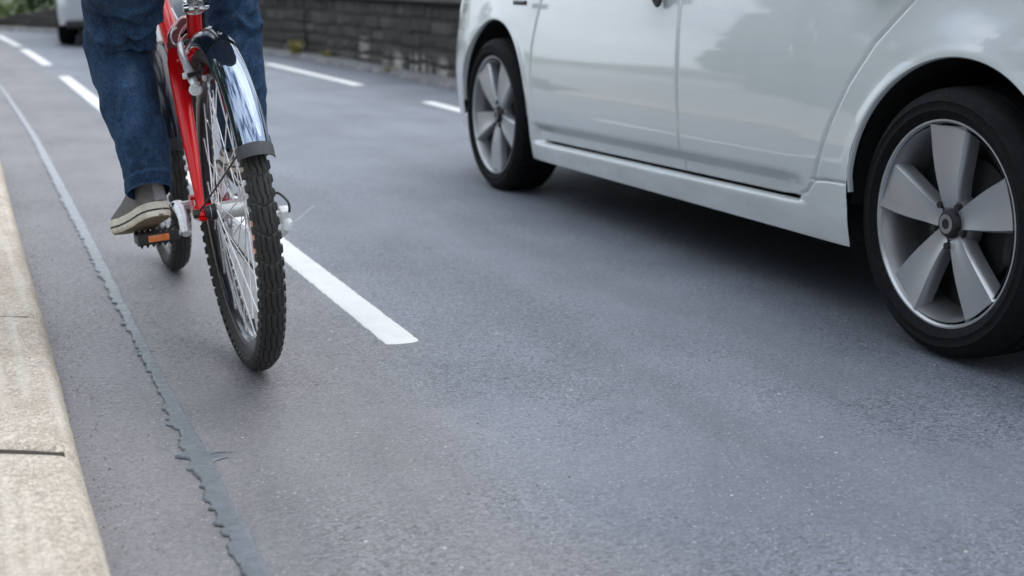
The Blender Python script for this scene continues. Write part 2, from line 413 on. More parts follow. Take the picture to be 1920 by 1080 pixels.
# tar seal along the crack
def crack():
    ys = np.arange(.9, 15.5, .0065)
    XL = lambda y: lerp(y, [.9, 1.95, 2.5, 3.13, 3.9, 5.43, 7.86, 9.5, 11.5, 13, 16], [.335, .346, .356, .369, .374, .386, .413, .410, .398, .33, .02])
    XR = lambda y: lerp(y, [.9, 1.86, 2.5, 2.95, 3.5, 4.5, 5.4, 6.9, 7.9, 9.5, 11.5, 13, 16], [.372, .386, .394, .393, .401, .415, .425, .440, .447, .440, .424, .36, .05])
    P = []; tooth = 0.; tl = 0
    for i, y in enumerate(ys):
        if tl <= 0:
            big = random.random(); tooth = (.002 + .009 * random.random() ** 1.5) if big > .4 else 0.; tl = random.randint(1, 4)
        tl -= 1
        xl = XL(y) + .005 - tooth - mn.noise(Vector((y * 9, 0, 0))) * .006
        xr = XR(y) + .001 + mn.noise(Vector((y * 7, 9, 0))) * .005 + mn.noise(Vector((y * 40, 9, 0))) * .0015
        b = math.exp(-((y - 2.46) / .013) ** 2); xl -= .022 * b; xr += .035 * math.exp(-((y - 2.43) / .012) ** 2)
        xl -= .012 * math.exp(-((y - 2.66) / .015) ** 2)
        h = .0055 + .0026 * (mn.noise(Vector((y * 16, 3, 0))) + .6 * mn.noise(Vector((y * 60, 3, 4)))) + .002 * b
        w = xr - xl; row = [(xl, y, .0015)]
        for u, k in ((.03, .75), (.12, 1.), (.3, 1.05), (.5, .95), (.7, .9), (.88, .85), (.97, .6)):
            row.append((xl + w * u, y, max(.0022, h * k + .0016 * mn.noise(Vector((u * 4, y * 75, 1))))))
        row.append((xr, y, .0015)); P.append(row)
    mb = MB().grid(P)
    # a pulled string of tar crossing the bead
    Q = []
    for i in range(25):
        t = i / 24; x = .375 + .065 * t; y = 2.455 + .05 * t * (1 - t) - .01 * t; wd = .012 * (1 - t) ** 1.5 + .0007
        Q.append([(x, y - wd, .0016), (x, y - wd * .5, .0035 - .001 * t), (x, y + wd * .5, .0035 - .001 * t), (x, y + wd, .0016)])
    mb.grid(Q)
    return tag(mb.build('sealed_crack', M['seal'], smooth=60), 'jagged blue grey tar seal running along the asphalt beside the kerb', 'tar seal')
crack()

def grit():
    mb = MB()
    for i in range(1500):
        y = 1.3 + 6.5 * random.random() ** 1.6
        x = kx(y) + .012 + abs(random.gauss(0, .05)) if random.random() < .55 else kx(y) + random.random() * 2.2
        r = .0009 + .0022 * random.random() ** 2.5
        a = random.random() * 3; vs = []
        for (px, py, pz) in ((1, 0, 0), (0, 1, 0), (-1, 0, 0), (0, -1, 0), (0, 0, .9)):
            q = r * (.6 + .8 * random.random()); vs.append((x + (px * math.cos(a) - py * math.sin(a)) * q, y + (px * math.sin(a) + py * math.cos(a)) * q, .0003 + pz * q))
        mb.add(vs, [(0, 1, 4), (1, 2, 4), (2, 3, 4), (3, 0, 4)])
    return tag(mb.build('gravel', M['grit'], smooth=0), 'fine loose grit scattered along the foot of the kerb', 'grit', kind='stuff')
M['grit'] = simple('grit', (.22, .205, .185), .9, var=.7, scale=60)
grit()

# ------------------------------------------------------------------ far wall
def wall_len():
    L = [0.]
    for a, b in zip(WS[:-1], WS[1:]): L.append(L[-1] + (b - a).length)
    return L
WL = wall_len()
def wpt(s):
    x = lerp(s, WL, [p.x for p in WS]); y = lerp(s, WL, [p.y for p in WS])
    x2 = lerp(s + .1, WL, [p.x for p in WS]); y2 = lerp(s + .1, WL, [p.y for p in WS])
    t = Vector((x2 - x, y2 - y, 0))
    if t.length < 1e-6: t = Vector((0, 1, 0))
    t.normalize(); nrm = Vector((t.y, -t.x, 0))          # away from the road
    return Vector((x, y, 0)), t, nrm
def s_of_y(y): return lerp(y, [p.y for p in WS], WL)
def wheight(y): return lerp(y, [4, 15, 19, 22.3, 23.9, 26], [.63, .63, .58, .37, .17, .12])
def wall(s0, s1, name, label, coping):
    mb = MB(); tone = []
    H = wheight; z = 0.; k = 0
    ch = .09
    zrow = [0., .13, .25, .36, .49, .63]
    for r in range(5):
        s = s0 - random.random() * .2
        while s < s1:
            ln = .13 + .36 * random.random() ** 1.5; a = max(s, s0); b = min(s + ln - .012, s1); s += ln
            if b - a < .03: continue
            pa, ta, na = wpt(a); pb, tb, nb = wpt(b); hs = H((pa.y + pb.y) / 2) / .63
            z0 = zrow[r] * hs + .003 + (random.random() * .03 if r else 0); z1 = zrow[r + 1] * hs - .003 - random.random() * .03
            pr = -.005 - .010 * random.random()
            tn = random.random() ** 1.3
            n0 = len(mb.v)
            e = .012
            def q(p, n_, off, zz): return p + n_ * off + Vector((0, 0, zz))
            am = pa + ta * e; bm_ = pb - tb * e
            j = lambda: (random.random() - .5) * .012
            mb.add([q(pa, na, .1, z0), q(pb, nb, .1, z0), q(pb, nb, .1, z1), q(pa, na, .1, z1),
                    q(pa, na, 0, z0), q(pb, nb, 0, z0), q(pb, nb, 0, z1), q(pa, na, 0, z1),
                    q(am, na, pr + j(), z0 + e + j() * .5), q(bm_, nb, pr + j(), z0 + e + j() * .5), q(bm_, nb, pr + j(), z1 - e + j() * .5), q(am, na, pr + j(), z1 - e + j() * .5)],
                   [(0, 1, 5, 4), (3, 7, 6, 2), (0, 4, 7, 3), (1, 2, 6, 5), (4, 5, 9, 8), (5, 6, 10, 9), (6, 7, 11, 10), (7, 4, 8, 11), (8, 9, 10, 11)])
            tone += [tn] * (len(mb.v) - n0)
    root = mb.build(name, M['stone'], smooth=30, attr=('tone', tone))
    tag(root, label, 'wall', 'stone walls across the road')
    core = []
    n = max(4, int((s1 - s0) / .25))
    for i in range(n + 1):
        p, t, nn = wpt(s0 + (s1 - s0) * i / n); h = H(p.y) - .01
        core.append([p + nn * .012 + Vector((0, 0, -.1)), p + nn * .012 + Vector((0, 0, h)), p + nn * .34 + Vector((0, 0, h)), p + nn * .34 + Vector((0, 0, -.1))])
    c = MB().grid(core, False, True); c.f.append((0, 1, 2, 3)); o = n * 4; c.f.append((o, o + 1, o + 2, o + 3))
    c.build('mortar_core', M['mortar'], root, smooth=30)
    if coping:
        s = s0
        cp = MB()
        while s < s1 - .05:
            e = min(s + .62, s1); rows = []
            for i in range(5):
                p, t, nn = wpt(s + .004 + (e - s - .008) * i / 4); h = H(p.y)
                rows.append([p + nn * a + Vector((0, 0, h + b)) for a, b in ((-.065, .004), (-.075, .02), (-.07, .075), (-.055, .092), (.15, .115), (.36, .09), (.37, .004))])
            o = len(cp.v); cp.grid(rows, False, True); m = 7
            cp.f.append(tuple(o + k for k in range(m))); cp.f.append(tuple(o + 4 * m + k for k in range(m)))
            s = e
        cp.build('coping', M['coping'], root, smooth=30)
    return root
SJ = s_of_y(14.55)
wall(.2, SJ - .02, 'stone_wall', 'dark stone wall with pale coping and white lime stains, behind the white car', True)
wall(SJ + .05, s_of_y(19.0), 'stone_wall', 'dark stone wall beyond the vertical joint, next to the rider\'s bent knee', True)
wall(s_of_y(19.0) + .02, s_of_y(28), 'stone_wall', 'low brown far wall sloping down beneath the green trees', False)
# narrow kerb strip at the foot of the wall
rows = []; erow = []
s_lo, s_hi = .2, s_of_y(27)
for i in range(240):
    s = s_lo + (s_hi - s_lo) * i / 239; p, t, nn = wpt(s)
    w = .20 + .05 * mn.noise(Vector((s * .6, 0, 0))); j = .012 * mn.noise(Vector((s * 5, 2, 0)))
    rows.append([p + nn * .05 + Vector((0, 0, .055)), p - nn * (w - .06) + Vector((0, 0, .052 + j)), p - nn * (w - .02) + Vector((0, 0, .045 + j)), p - nn * (w + j) + Vector((0, 0, .02)), p - nn * (w + .005 + j) + Vector((0, 0, -.02))])
tag(MB().grid(rows).build('kerb_strip', M['edgestone'], smooth=40), kind='structure')

# weeds at the wall's joint
def weed(x, y, h, n, label):
    mb = MB(); tone = []
    for k in range(n):
        a = random.random() * 2 * PI; r = random.random() * .07; l = h * (.5 + .6 * random.random()); lean = .03 + .09 * random.random()
        b = Vector((x + r * math.cos(a), y + r * math.sin(a), .045)); d = Vector((math.cos(a), math.sin(a), 0)); w = Vector((-d.y, d.x, 0)) * (.004 + .008 * random.random())
        P = [[b + d * lean * t * t + Vector((0, 0, l * t)) + w * (1 - t * t) * s for s in (-1, 0, 1)] for t in (0, .3, .6, .85, 1.)]
        o = len(mb.v); mb.grid(P); tone += [random.random()] * (len(mb.v) - o)
    tag(mb.build('weed', M['weed'], smooth=0, attr=('tone', tone)), label, 'weed', 'weeds at the foot of the wall')
p, t, nn = wpt(SJ - .05); p -= nn * .14
weed(p.x, p.y, .15, 70, 'yellow green weed tuft growing at the joint of the stone wall')
p, t, nn = wpt(s_of_y(13.7)); p -= nn * .08
weed(p.x, p.y, .07, 26, 'small green weed at the foot of the wall beside the yellow tuft')
p, t, nn = wpt(s_of_y(11.6)); p -= nn * .16
weed(p.x, p.y, .04, 22, 'flat little weed in the kerb strip before the white lime stains')

# ------------------------------------------------------------------ trees
def tree(x, y, h, r, label, leafmat, n=2600, low=.25, ls=1.):
    root = thing('tree', label, 'tree', (x, y, -.06), group='trees beyond the far wall')
    tk = MB(); tk.tube(spline([(0, 0, 0), (.05, .03, h * .3), (-.05, .05, h * .6), (0, 0, h * .9)], 12), [r * .09 * (1 - i / 14) for i in range(12)], 8)
    for k in range(7):
        a = k * 2.4; z0 = h * (.25 + .07 * k)
        tk.tube(spline([(0, 0, z0), (math.cos(a) * r * .4, math.sin(a) * r * .4, z0 + h * .12), (math.cos(a) * r * .8, math.sin(a) * r * .8, z0 + h * .2)], 6), [r * .035 * (1 - i / 8) for i in range(6)], 6)
    tk.build('trunk', M['bark'], root)
    cr = MB(); tone = []
    cl = []
    for k in range(34):
        a = random.random() * 2 * PI; ph = random.random(); zz = low + (1 - low) * ph
        rr = r * math.sin(PI * (.12 + .8 * (zz - low) / (1 - low))) ** .7 * (.3 + .7 * random.random() ** .5)
        cl.append((Vector((rr * math.cos(a), rr * math.sin(a), h * zz)), r * (.16 + .2 * random.random()), random.random()))
    for i in range(n):
        c, cs_, tn = random.choice(cl)
        d = Vector((random.gauss(0, 1), random.gauss(0, 1), random.gauss(0, .8))); d = d.normalized() * cs_ * random.random() ** .4
        p = c + d; s = (.05 + .09 * random.random()) * ls
        u = Vector((random.gauss(0, 1), random.gauss(0, 1), random.gauss(0, 1))).normalized(); w = u.orthogonal().normalized()
        cr.add([p - u * s, p - w * s * .5, p + u * s, p + w * s * .5], [(0, 1, 2, 3)]); tone += [min(1, max(0, tn * .7 + .3 * random.random()))] * 4
    cr.build('crown', leafmat, root, smooth=0, attr=('tone', tone))
tree(-1.2, 31.5, 3.4, 1.6, 'dark green tree at the corner above the low end of the far wall', M['leaf'], 4200, .04)
tree(.95, 30.0, 3.0, 1.05, 'yellow green bushy tree between the dark tree and the silver car', M['leaf2'], 3000, .03)
tree(2.7, 30.5, 4.2, 1.5, 'dark tree rising behind the silver car', M['leaf'], 3400, .04)
tree(-4.5, 33, 4.5, 2.2, 'tall dark tree outside the picture past the corner tree', M['leaf'], 3000, .05)
for tx, ty, th_, tr_, tl_ in ((-5.5, -3.0, 6.0, 2.4, 'tall street tree behind the pavement, abreast of the camera'), (-5.2, 8.2, 6.8, 2.5, 'dense street tree at the kerb side of the pavement, ahead of the bicycle'), (-8.5, 4.5, 3.4, 2.0, 'low street tree behind the pavement, abreast of the bicycle'), (-8.0, 9.5, 3.9, 2.3, 'rounded street tree behind the pavement, abreast of the far dashes'), (-7.5, 15.0, 4.4, 2.4, 'street tree behind the pavement before the road bends'), (-3.6, -7.0, 8.0, 3.2, 'street tree on the pavement behind the camera')):
    tree(tx, ty, th_, tr_, tl_, M['leaf'], 5200, .03, 2.1)
tree(8.5, 19, 5.5, 2.2, 'broad tree on the bank beyond the stone wall', M['leaf'], 3000, .15)

# ------------------------------------------------------------------ car builder
ZC = .315; RA = .372; WB = 2.79; HWD = .865
_pz = np.arange(.08, 1.02, .0005)
def _ptab():
    y = np.interp(_pz, [.10, .150, .165, .195, .240, .250, .2565, .2630, .266, .278, .304, .332, .342, .38, .45, .52, .58, .64, .70, .76, .84, .90, .97],
                     [.80, .830, .8355, .841, .8475, .8480, .8440, .8350, .8335, .8345, .8365, .8565, .8590, .8625, .8650, .8640, .8605, .8545, .8465, .8365, .8215, .8080, .785])
    def sm(v, sg):
        k = np.exp(-.5 * (np.arange(-80, 81) * .0005 / sg) ** 2); k /= k.sum(); return np.convolve(np.pad(v, 80, mode='edge'), k, 'valid')
    a = sm(y, .0018); b = sm(y, .013); wgt = sstep(.345, .39, _pz)
    return a * (1 - wgt) + b * wgt
_pt = _ptab()
def prof(z): return np.interp(z, _pz, _pt)
def zgap(s): return .297 - .021 * s
def seg_dist(S, Z, poly):
    d = np.full(S.shape, 9.)
    for (a, b), (c, e) in zip(poly[:-1], poly[1:]):
        vx, vz = c - a, e - b; L = vx * vx + vz * vz
        t = np.clip(((S - a) * vx + (Z - b) * vz) / L, 0, 1)
        d = np.minimum(d, np.hypot(S - a - t * vx, Z - b - t * vz))
    return d
REAR_SEAM = [(.02, .99), (.11, .90), (.20, .805), (.31, .704), (.39, .600), (.447, .50), (.480, .43), (.500, .386), (.520, .34), (.55, .310), (.60, .292), (.68, zgap(.68))]
FRONT_SEAM = [(2.30, .97), (2.352, .77), (2.385, .60), (2.388, .512), (2.372, .38), (2.352, .30), (2.345, zgap(2.35))]
MID_SEAM = [(1.32, .97), (1.284, .787), (1.25, .60), (1.232, .45), (1.22, zgap(1.22))]
GAP = [(.60, zgap(.60)), (1.2, zgap(1.2)), (1.8, zgap(1.8)), (2.30, zgap(2.30))]
QUARTER = [(.525, .345), (.46, .352), (.38, .356)]
def car(root, paint, hi, detail):
    NU = (620, 270) if hi else (150, 45)
    S0, S1 = 3.05, -.42; SN, SR = .67, .42
    sides = [(-1, NU), (1, (150, 45))]
    zt = lambda s: np.interp(s, [-.84, -.5, 0, .8, 2.2, 2.6, 2.9, 3.2, 3.5, 3.72], [.99, .985, .975, .97, .965, .945, .90, .85, .77, .70])
    zb = lambda s: np.interp(s, [-.84, -.4, .3, .4, 2.4, 3.1, 3.72], [.28, .24, .197, .193, .172, .205, .27])
    names = {0: 'sill', 1: 'front_door', 2: 'rear_door', 3: 'front_fender', 4: 'rear_quarter', 5: 'front_bumper', 6: 'rear_bumper', 7: 'headlight', 8: 'tail_light'}
    tops = {}
    acc = {k: MB() for k in names}
    for sgn, (nu, nv) in sides:
        # perimeter parameter: front corner, straight side, rear corner
        nc = max(24, nu // 7)
        ph = np.linspace(PI / 2, 0, nc, endpoint=False); e = 2 / 2.6
        fs = S0 + SN * np.sin(ph) ** e; fd = HWD * np.maximum(np.cos(ph), 1e-9) ** e
        ms = np.linspace(S0, S1, nu); md = np.full(nu, HWD)
        ph2 = np.linspace(0, PI / 2, nc + 1)[1:]
        rs = S1 - SR * np.sin(ph2) ** e; rd = HWD * np.maximum(np.cos(ph2), 1e-9) ** e
        s = np.concatenate([fs, ms, rs]); d = np.concatenate([fd, md, rd]); d[0] = 0; d[-1] = 0
        d *= np.interp(s, [-.8, -.2, .6, 2.2, 3.0], [.965, .99, 1, 1, .985])
        t = np.linspace(0, 1, nv)
        S = np.repeat(s[:, None], nv, 1); D = np.repeat(d[:, None], nv, 1)
        Z = zb(S) + (zt(S) - zb(S)) * t[None, :]
        keep = np.ones((len(s) - 1, nv - 1), bool)
        Sc = (S[:-1, :-1] + S[1:, 1:] + S[1:, :-1] + S[:-1, 1:]) / 4; Zc = (Z[:-1, :-1] + Z[1:, 1:] + Z[1:, :-1] + Z[:-1, 1:]) / 4
        for s0 in (0, WB):
            keep &= np.hypot(Sc - s0, np.maximum(Zc - ZC, 0)) > RA
        keep &= ~((np.abs(Zc - np.interp(Sc, [q[0] for q in GAP], [q[1] for q in GAP])) < .0042) & (Sc > .62) & (Sc < 2.27))
        gz = np.interp(S, [q[0] for q in GAP], [q[1] for q in GAP])
        gap_rm = (np.abs(Zc - np.interp(Sc, [q[0] for q in GAP], [q[1] for q in GAP])) < .0042) & (Sc > .62) & (Sc < 2.27)
        tg = np.zeros(S.shape, bool); kg = np.zeros(S.shape, bool)
        for di in (0, 1):
            for dj in (0, 1):
                tg[di:len(s) - 1 + di, dj:nv - 1 + dj] |= gap_rm
                kg[di:len(s) - 1 + di, dj:nv - 1 + dj] |= ~gap_rm
        mg = tg & kg & (S > .63) & (S < 2.26)
        Z = np.where(mg, gz + np.sign(Z - gz) * (.0036 if hi else .006), Z)
        # snap arch boundary onto the circle
        touch = np.zeros(S.shape, bool); kin = np.zeros(S.shape, bool)
        for di in (0, 1):
            for dj in (0, 1):
                touch[di:len(s) - 1 + di, dj:nv - 1 + dj] |= ~keep
                kin[di:len(s) - 1 + di, dj:nv - 1 + dj] |= keep
        bd = touch & kin
        for s0 in (0, WB):
            dd = np.hypot(S - s0, np.maximum(Z - ZC, 0)); m = bd & (dd < RA + .05)
            S = np.where(m, s0 + (S - s0) / np.maximum(dd, 1e-6) * RA, S); Z = np.where(m & (Z > ZC), ZC + (Z - ZC) / np.maximum(dd, 1e-6) * RA, Z)
        Zeff = np.where((S > .2) & (S < 2.6), Z - (zgap(np.clip(S, .3, 2.5)) - .265), Z - (zgap(np.clip(S, .3, 2.5)) - .265))
        pf = prof(Zeff) / HWD
        pf2 = np.where(Z < .45, np.interp(Z, [.10, .16, .2, .3, .4, .45], [.805, .832, .8405, .852, .8615, .8650]), prof(Z)) / HWD
        wo = np.clip(sstep(2.33, 2.43, S) + sstep(.66, .53, S), 0, 1)
        pf = pf * (1 - wo) + pf2 * wo
        fl = np.zeros(S.shape)
        for s0 in (0, WB):
            q = np.hypot(S - s0, Z - ZC) - RA
            up = sstep(.18, .36, Z)
            fl += up * (.005 * np.exp(-(np.maximum(q, 0) / .022) ** 2))
            # near the arches the sill tuck fades out
            w = np.exp(-(np.maximum(q, 0) / .05) ** 2) * sstep(.20, .30, Z)
            pf = pf + (np.maximum(pf, .851 / HWD) - pf) * w
        gr = np.zeros(S.shape)
        if hi or True:
            wv = .0042 if hi else .012
            for poly, dep, ww in ((REAR_SEAM, .007, 1.), (FRONT_SEAM, .006, .9), (MID_SEAM, .007, 1.), (GAP, .022, .9), (QUARTER, .009, .7)):
                gr += dep * np.exp(-(seg_dist(S, Z, poly) / (wv * ww)) ** 2)
        # waist swage over the handles
        sw = .0035 * np.exp(-((Z - (.835 - .008 * S)) / .016) ** 2)
        X = D * pf + np.where(D > .6, fl - gr + sw, 0)
        tuck = np.interp(Z, [.15, .3, .5, .7, .9], [.10, .02, 0, .05, .22])
        Sx = S - np.where(S > S0, tuck * ((S - S0) / SN) ** 2, 0) + np.where(S < S1, np.interp(Z, [.2, .5, .75, .98], [.03, 0, .02, .07]) * ((S1 - S) / SR), 0)
        V = np.stack([sgn * X, Sx, Z], -1)
        tops[sgn] = V[:, -1]
        # classify cells
        rear_x = np.interp(Zc, [q[1] for q in REAR_SEAM][::-1], [q[0] for q in REAR_SEAM][::-1])
        front_x = np.interp(Zc, [q[1] for q in FRONT_SEAM][::-1], [q[0] for q in FRONT_SEAM][::-1])
        mid_x = np.interp(Zc, [q[1] for q in MID_SEAM][::-1], [q[0] for q in MID_SEAM][::-1])
        g = zgap(Sc)
        cls = np.where(Sc > front_x, 3, np.where(Sc > mid_x, 1, np.where(Sc > rear_x, 2, 4)))
        cls = np.where((Zc < g) & (Sc < 2.6) & (Sc > .1), 0, cls)
        cls = np.where((Sc < .56) & (Sc > .1) & (Zc < .352), 0, cls)
        cls = np.where((Sc > 3.12) & (Zc < .60), 5, cls)
        cls = np.where((Sc < -.385) & (Zc < .62), 6, cls)
        cls = np.where((Sc > 3.16) & (Sc < 3.66) & (Zc > .63) & (Zc < .74), 7, cls)
        cls = np.where((Sc < -.50) & (Zc > .70) & (Zc < .90) & (Sc > -.83), 8, cls)
        flat_idx = np.arange(S.size).reshape(S.shape)
        for k in names:
            ii, jj = np.where(keep & (cls == k))
            if len(ii) == 0: continue
            if k in (7, 8) :
                pass
            F = np.stack([flat_idx[ii, jj], flat_idx[ii + 1, jj], flat_idx[ii + 1, jj + 1], flat_idx[ii, jj + 1]], -1)
            us, inv = np.unique(F, return_inverse=True); F = inv.reshape(F.shape)
            vs = V.reshape(-1, 3)[us]
            if k in (1, 2, 7, 8):
                MB().add(vs.tolist(), F.tolist()).build(names[k], {7: M['lens'], 8: M['tail']}.get(k, paint), root, smooth=60)
            else: acc[k].add(vs.tolist(), F.tolist())
    for k, mb in acc.items():
        if k in (0, 3, 4): # one per side
            for sgn in (-1, 1):
                vs = np.array(mb.v); fs = [f for f in mb.f if vs[f[0]][0] * sgn > 0]
                us = sorted({i for f in fs for i in f}); mp = {u: i for i, u in enumerate(us)}
                MB().add([mb.v[u] for u in us], [tuple(mp[i] for i in f) for f in fs]).build(names[k], paint, root, smooth=60)
        elif k in (5, 6): mb.build(names[k], paint, root, smooth=60)
    # bonnet
    L = tops[-1]; Rr = tops[1]
    sL = L[:, 1]; order = np.argsort(sL); xs = np.linspace(2.55, float(sL.max()) - .003, 30); P = []
    for s in xs:
        zl = float(np.interp(s, sL[order], L[order, 2])); xl = float(np.interp(s, sL[order], L[order, 0]))
        P.append([(xl * (1 - 2 * u), s, zl + .05 * (1 - (1 - 2 * u) ** 2) ** .7 * min(1, (sL.max() - s) * 4)) for u in np.linspace(0, 1, 15)])
    MB().grid(P).build('bonnet', paint, root, smooth=60)
    xs = np.linspace(float(sL.min()) + .003, -.2, 20); P = []
    for s in xs:
        zl = float(np.interp(s, sL[order], L[order, 2])); xl = float(np.interp(s, sL[order], L[order, 0]))
        P.append([(xl * (1 - 2 * u), s, zl + .02 * (1 - (1 - 2 * u) ** 2) ** .7 * min(1, (s - sL.min()) * 4)) for u in np.linspace(0, 1, 15)])
    MB().grid(P).build('rear_deck', paint, root, smooth=60)
    # greenhouse
    zr = lambda s: float(np.interp(s, [-.70, -.52, -.2, .3, .9, 1.5, 1.9, 2.3, 2.75], [1.0, 1.13, 1.32, 1.43, 1.485, 1.45, 1.33, 1.16, .945]))
    gl = {'roof': MB(), 'windscreen': MB(), 'rear_window': MB(), 'side_window0': MB(), 'side_window1': MB(), 'side_window2': MB(), 'side_window3': MB()}
    ss = np.linspace(-.70, 2.75, 420 if hi else 120); nv = 161 if hi else 41; V = []
    for s in ss:
        wbx = float(np.interp(s, [-.7, -.5, -.2, .2, 2.2, 2.75], [.52, .64, .735, .775, .782, .72])); zb_ = float(zt(s)) - .004; h = max(zr(s) - zb_, .002); row = []
        for k in range(nv):
            p = PI * k / (nv - 1); cx = math.cos(p); sx = math.sin(p)
            row.append((-math.copysign(abs(cx) ** .62, cx) * wbx * (1 - .18 * sx ** 2 * abs(cx)), s, zb_ + h * sx ** .85))
        V.append(row)
    for i in range(len(ss) - 1):
        for j in range(nv - 1):
            q = [V[i][j], V[i + 1][j], V[i + 1][j + 1], V[i][j + 1]]
            x = sum(p[0] for p in q) / 4; s = sum(p[1] for p in q) / 4; z = sum(p[2] for p in q) / 4
            zb_ = float(zt(s)); h = zr(s) - zb_
            key = 'roof'
            if zb_ + .02 < z < zb_ + .72 * h and abs(x) > .50 and -.25 < s < 2.25 and abs(s - 1.25) > .03: key = 'side_window%d' % ((x > 0) + 2 * (s > 1.25))
            elif s > 1.62 and abs(x) < .60: key = 'windscreen'
            elif s < -.12 and abs(x) < .52 and z > 1.0: key = 'rear_window'
            gl[key].add(q, [(0, 1, 2, 3)])
    for k, mb in gl.items():
        o = mb.build(k.rstrip('0123'), paint if k == 'roof' else M['glass'], root, smooth=0)
        bm = bmesh.new(); bm.from_mesh(o.data); bmesh.ops.remove_doubles(bm, verts=bm.verts, dist=.0005); bm.to_mesh(o.data); bm.free()
        for pp in o.data.polygons: pp.use_smooth = True
    # underside and wheel housings
    for sg in (-1, 1):
        P = [[(sg * .812, s_, zgap(s_) + .03), (sg * .812, s_, zgap(s_) - .03)] for s_ in np.linspace(.45, 2.42, 12)]  # black ribbon added behind the sill gap to stand in for its shade
        MB().grid(P).build('gap_shade_strip', M['void'], root, smooth=0)
    ub = MB()
    ub.box((0, -.30, .37), (1.24, .46, .20)); ub.box((0, 1.395, .24), (1.50, 2.02, .10)); ub.box((0, 1.395, .20), (1.30, 2.02, .08)); ub.box((0, 3.12, .33), (1.24, .56, .18)); ub.box((0, 1.4, .40), (1.1, 3.9, .2))
    ub.build('underbody', M['void'], root, smooth=0)
    for s0 in (0, WB):
        for sg in (-1, 1):
            prof_ = [(sg * .838, RA + .004), (sg * .60, RA + .004), (sg * .46, RA - .01), (sg * .45, .02)]
            P = []
            for k in range(40):
                a = R(-2) + R(184) * k / 39
                P.append([(x, s0 + r * math.cos(a), ZC + r * math.sin(a)) for x, r in prof_])
            MB().grid(P).build('wheel_housing', M['void'], root, smooth=40)
            # turned-in arch edge
            P = []
            for k in range(61):
                a = R(3) + R(174) * k / 60
                c_, s_ = math.cos(a), math.sin(a); zz = ZC + RA * s_; up = float(sstep(.18, .36, zz))
                ss_ = s0 + RA * c_
                xo = max(float(prof(zz - (zgap(min(max(ss_, .3), 2.5)) - .265))), .851) * float(np.interp(ss_, [-.8, -.2, .6, 2.2, 3.0, 3.2], [.965, .99, 1, 1, .985, .975])) + .005 * up
                P.append([(sg * (xo - .001), ss_, zz), (sg * (xo - .004), s0 + (RA - .003) * c_, ZC + (RA - .003) * s_), (sg * (xo - .016), s0 + (RA - .003) * c_, ZC + (RA - .003) * s_)])
            MB().grid(P).build('arch_edge', paint if hi else M['black'], root, smooth=50)
    # wheels
    for s0, hz, rot0 in ((.012, .312, R(88)), (WB, .303, R(-90))):
        for sg in (-1, 1): wheel(root, (sg * .862, s0, hz), sg, rot0, hi)

def wheel(root, c, sg, rot0, hi):
    RT = .308
    seg = 96 if hi else 40
    # profile along axis from outer face inward: x negative = outward for the left side
    def X(v): return -sg * v          # v grows inward
    tyre = [(X(.020), .232), (X(.006), .240), (X(.001), .256), (X(-.0008), .2575), (X(.0005), .260), (X(.001), .276), (X(-.0004), .2775), (X(.003), .280), (X(.004), .284), (X(.018), .301), (X(.030), .3055), (X(.055), RT), (X(.0605), RT), (X(.062), RT - .006), (X(.068), RT - .006), (X(.0695), RT), (X(.105), RT + .001), (X(.1065), RT - .006), (X(.1125), RT - .006), (X(.114), RT + .001), (X(.150), RT), (X(.175), .3055), (X(.195), .29), (X(.205), .262), (X(.195), .235)]
    ty = MB().lathe(tyre, seg).build('wheel', M['cartyre'], root, smooth=50, loc=c)
    rim = [(X(.016), .227), (X(.009), .2325), (X(.009), .2365), (X(.014), .2385), (X(.02), .234)]
    MB().lathe(rim, seg, closed=True).build('rim', M['alloy'], ty, smooth=50)
    MB().lathe([(X(.012), .223), (X(.03), .214), (X(.06), .207), (X(.16), .205), (X(.19), .22)], seg).build('rim_barrel', M['alloy_dark'], ty, smooth=50)
    MB().lathe([(X(.085), .0), (X(.085), .150), (X(.10), .150), (X(.10), .206)], seg).build('brake_disc', M['disc'], ty, smooth=30)
    # five broad spokes
    for k in range(5):
        a0 = rot0 + k * 2 * PI / 5
        rr = [.035, .055, .075, .10, .125, .15, .175, .195, .210, .222]
        hw = [.024, .027, .031, .037, .043, .0485, .0535, .057, .060, .063]
        fv = [.030, .024, .020, .0165, .0145, .0135, .013, .013, .0125, .012]
        P = []
        for r, w, v in zip(rr, hw, fv):
            row = []
            for t, dv in ((-1., .040), (-1.0, .016), (-.97, .007), (-.88, .001), (-.5, .0038), (0, .0055), (.5, .0038), (.88, .001), (.97, .007), (1., .016), (1., .040)):
                x = X(v + dv + .004 * t * min(1, r * 6)); q = t * w
                ca, sa = math.cos(a0), math.sin(a0)
                row.append((x, r * ca - q * sa, r * sa + q * ca))
            P.append(row)
        MB().grid(P).build('wheel_spoke', M['alloy'], ty, smooth=32)
    MB().lathe([(X(.022), .0), (X(.020), .020), (X(.023), .029), (X(.03), .033), (X(.05), .035)], 32).build('hub_cap', M['disc'], ty, smooth=35)
    for k in range(5):
        a = rot0 + (k + .5) * 2 * PI / 5
        MB().lathe([(X(.022), 0), (X(.022), .008), (X(.045), .0085)], 8, c=(0, .050 * math.cos(a), .050 * math.sin(a))).build('wheel_nut', M['disc'], ty, smooth=30)
    MB().lathe([(X(.0195), .012), (X(.0185), .017), (X(.0195), .022)], 32).build('cap_ring', M['alloy_dark'], ty, smooth=35)
    cal = MB().tube([(X(.085), .16 * math.cos(a), .16 * math.sin(a)) for a in np.linspace(R(150), R(205), 8)], [.020, .026, .028, .028, .028, .028, .026, .020], 12).build('brake_caliper', M['disc'], ty, smooth=40)
    MB().lathe([(X(.036), .03), (X(.034), .06), (X(.05), .066), (X(.07), .066)], 40).build('hub_face', M['alloy_dark'], ty, smooth=35)

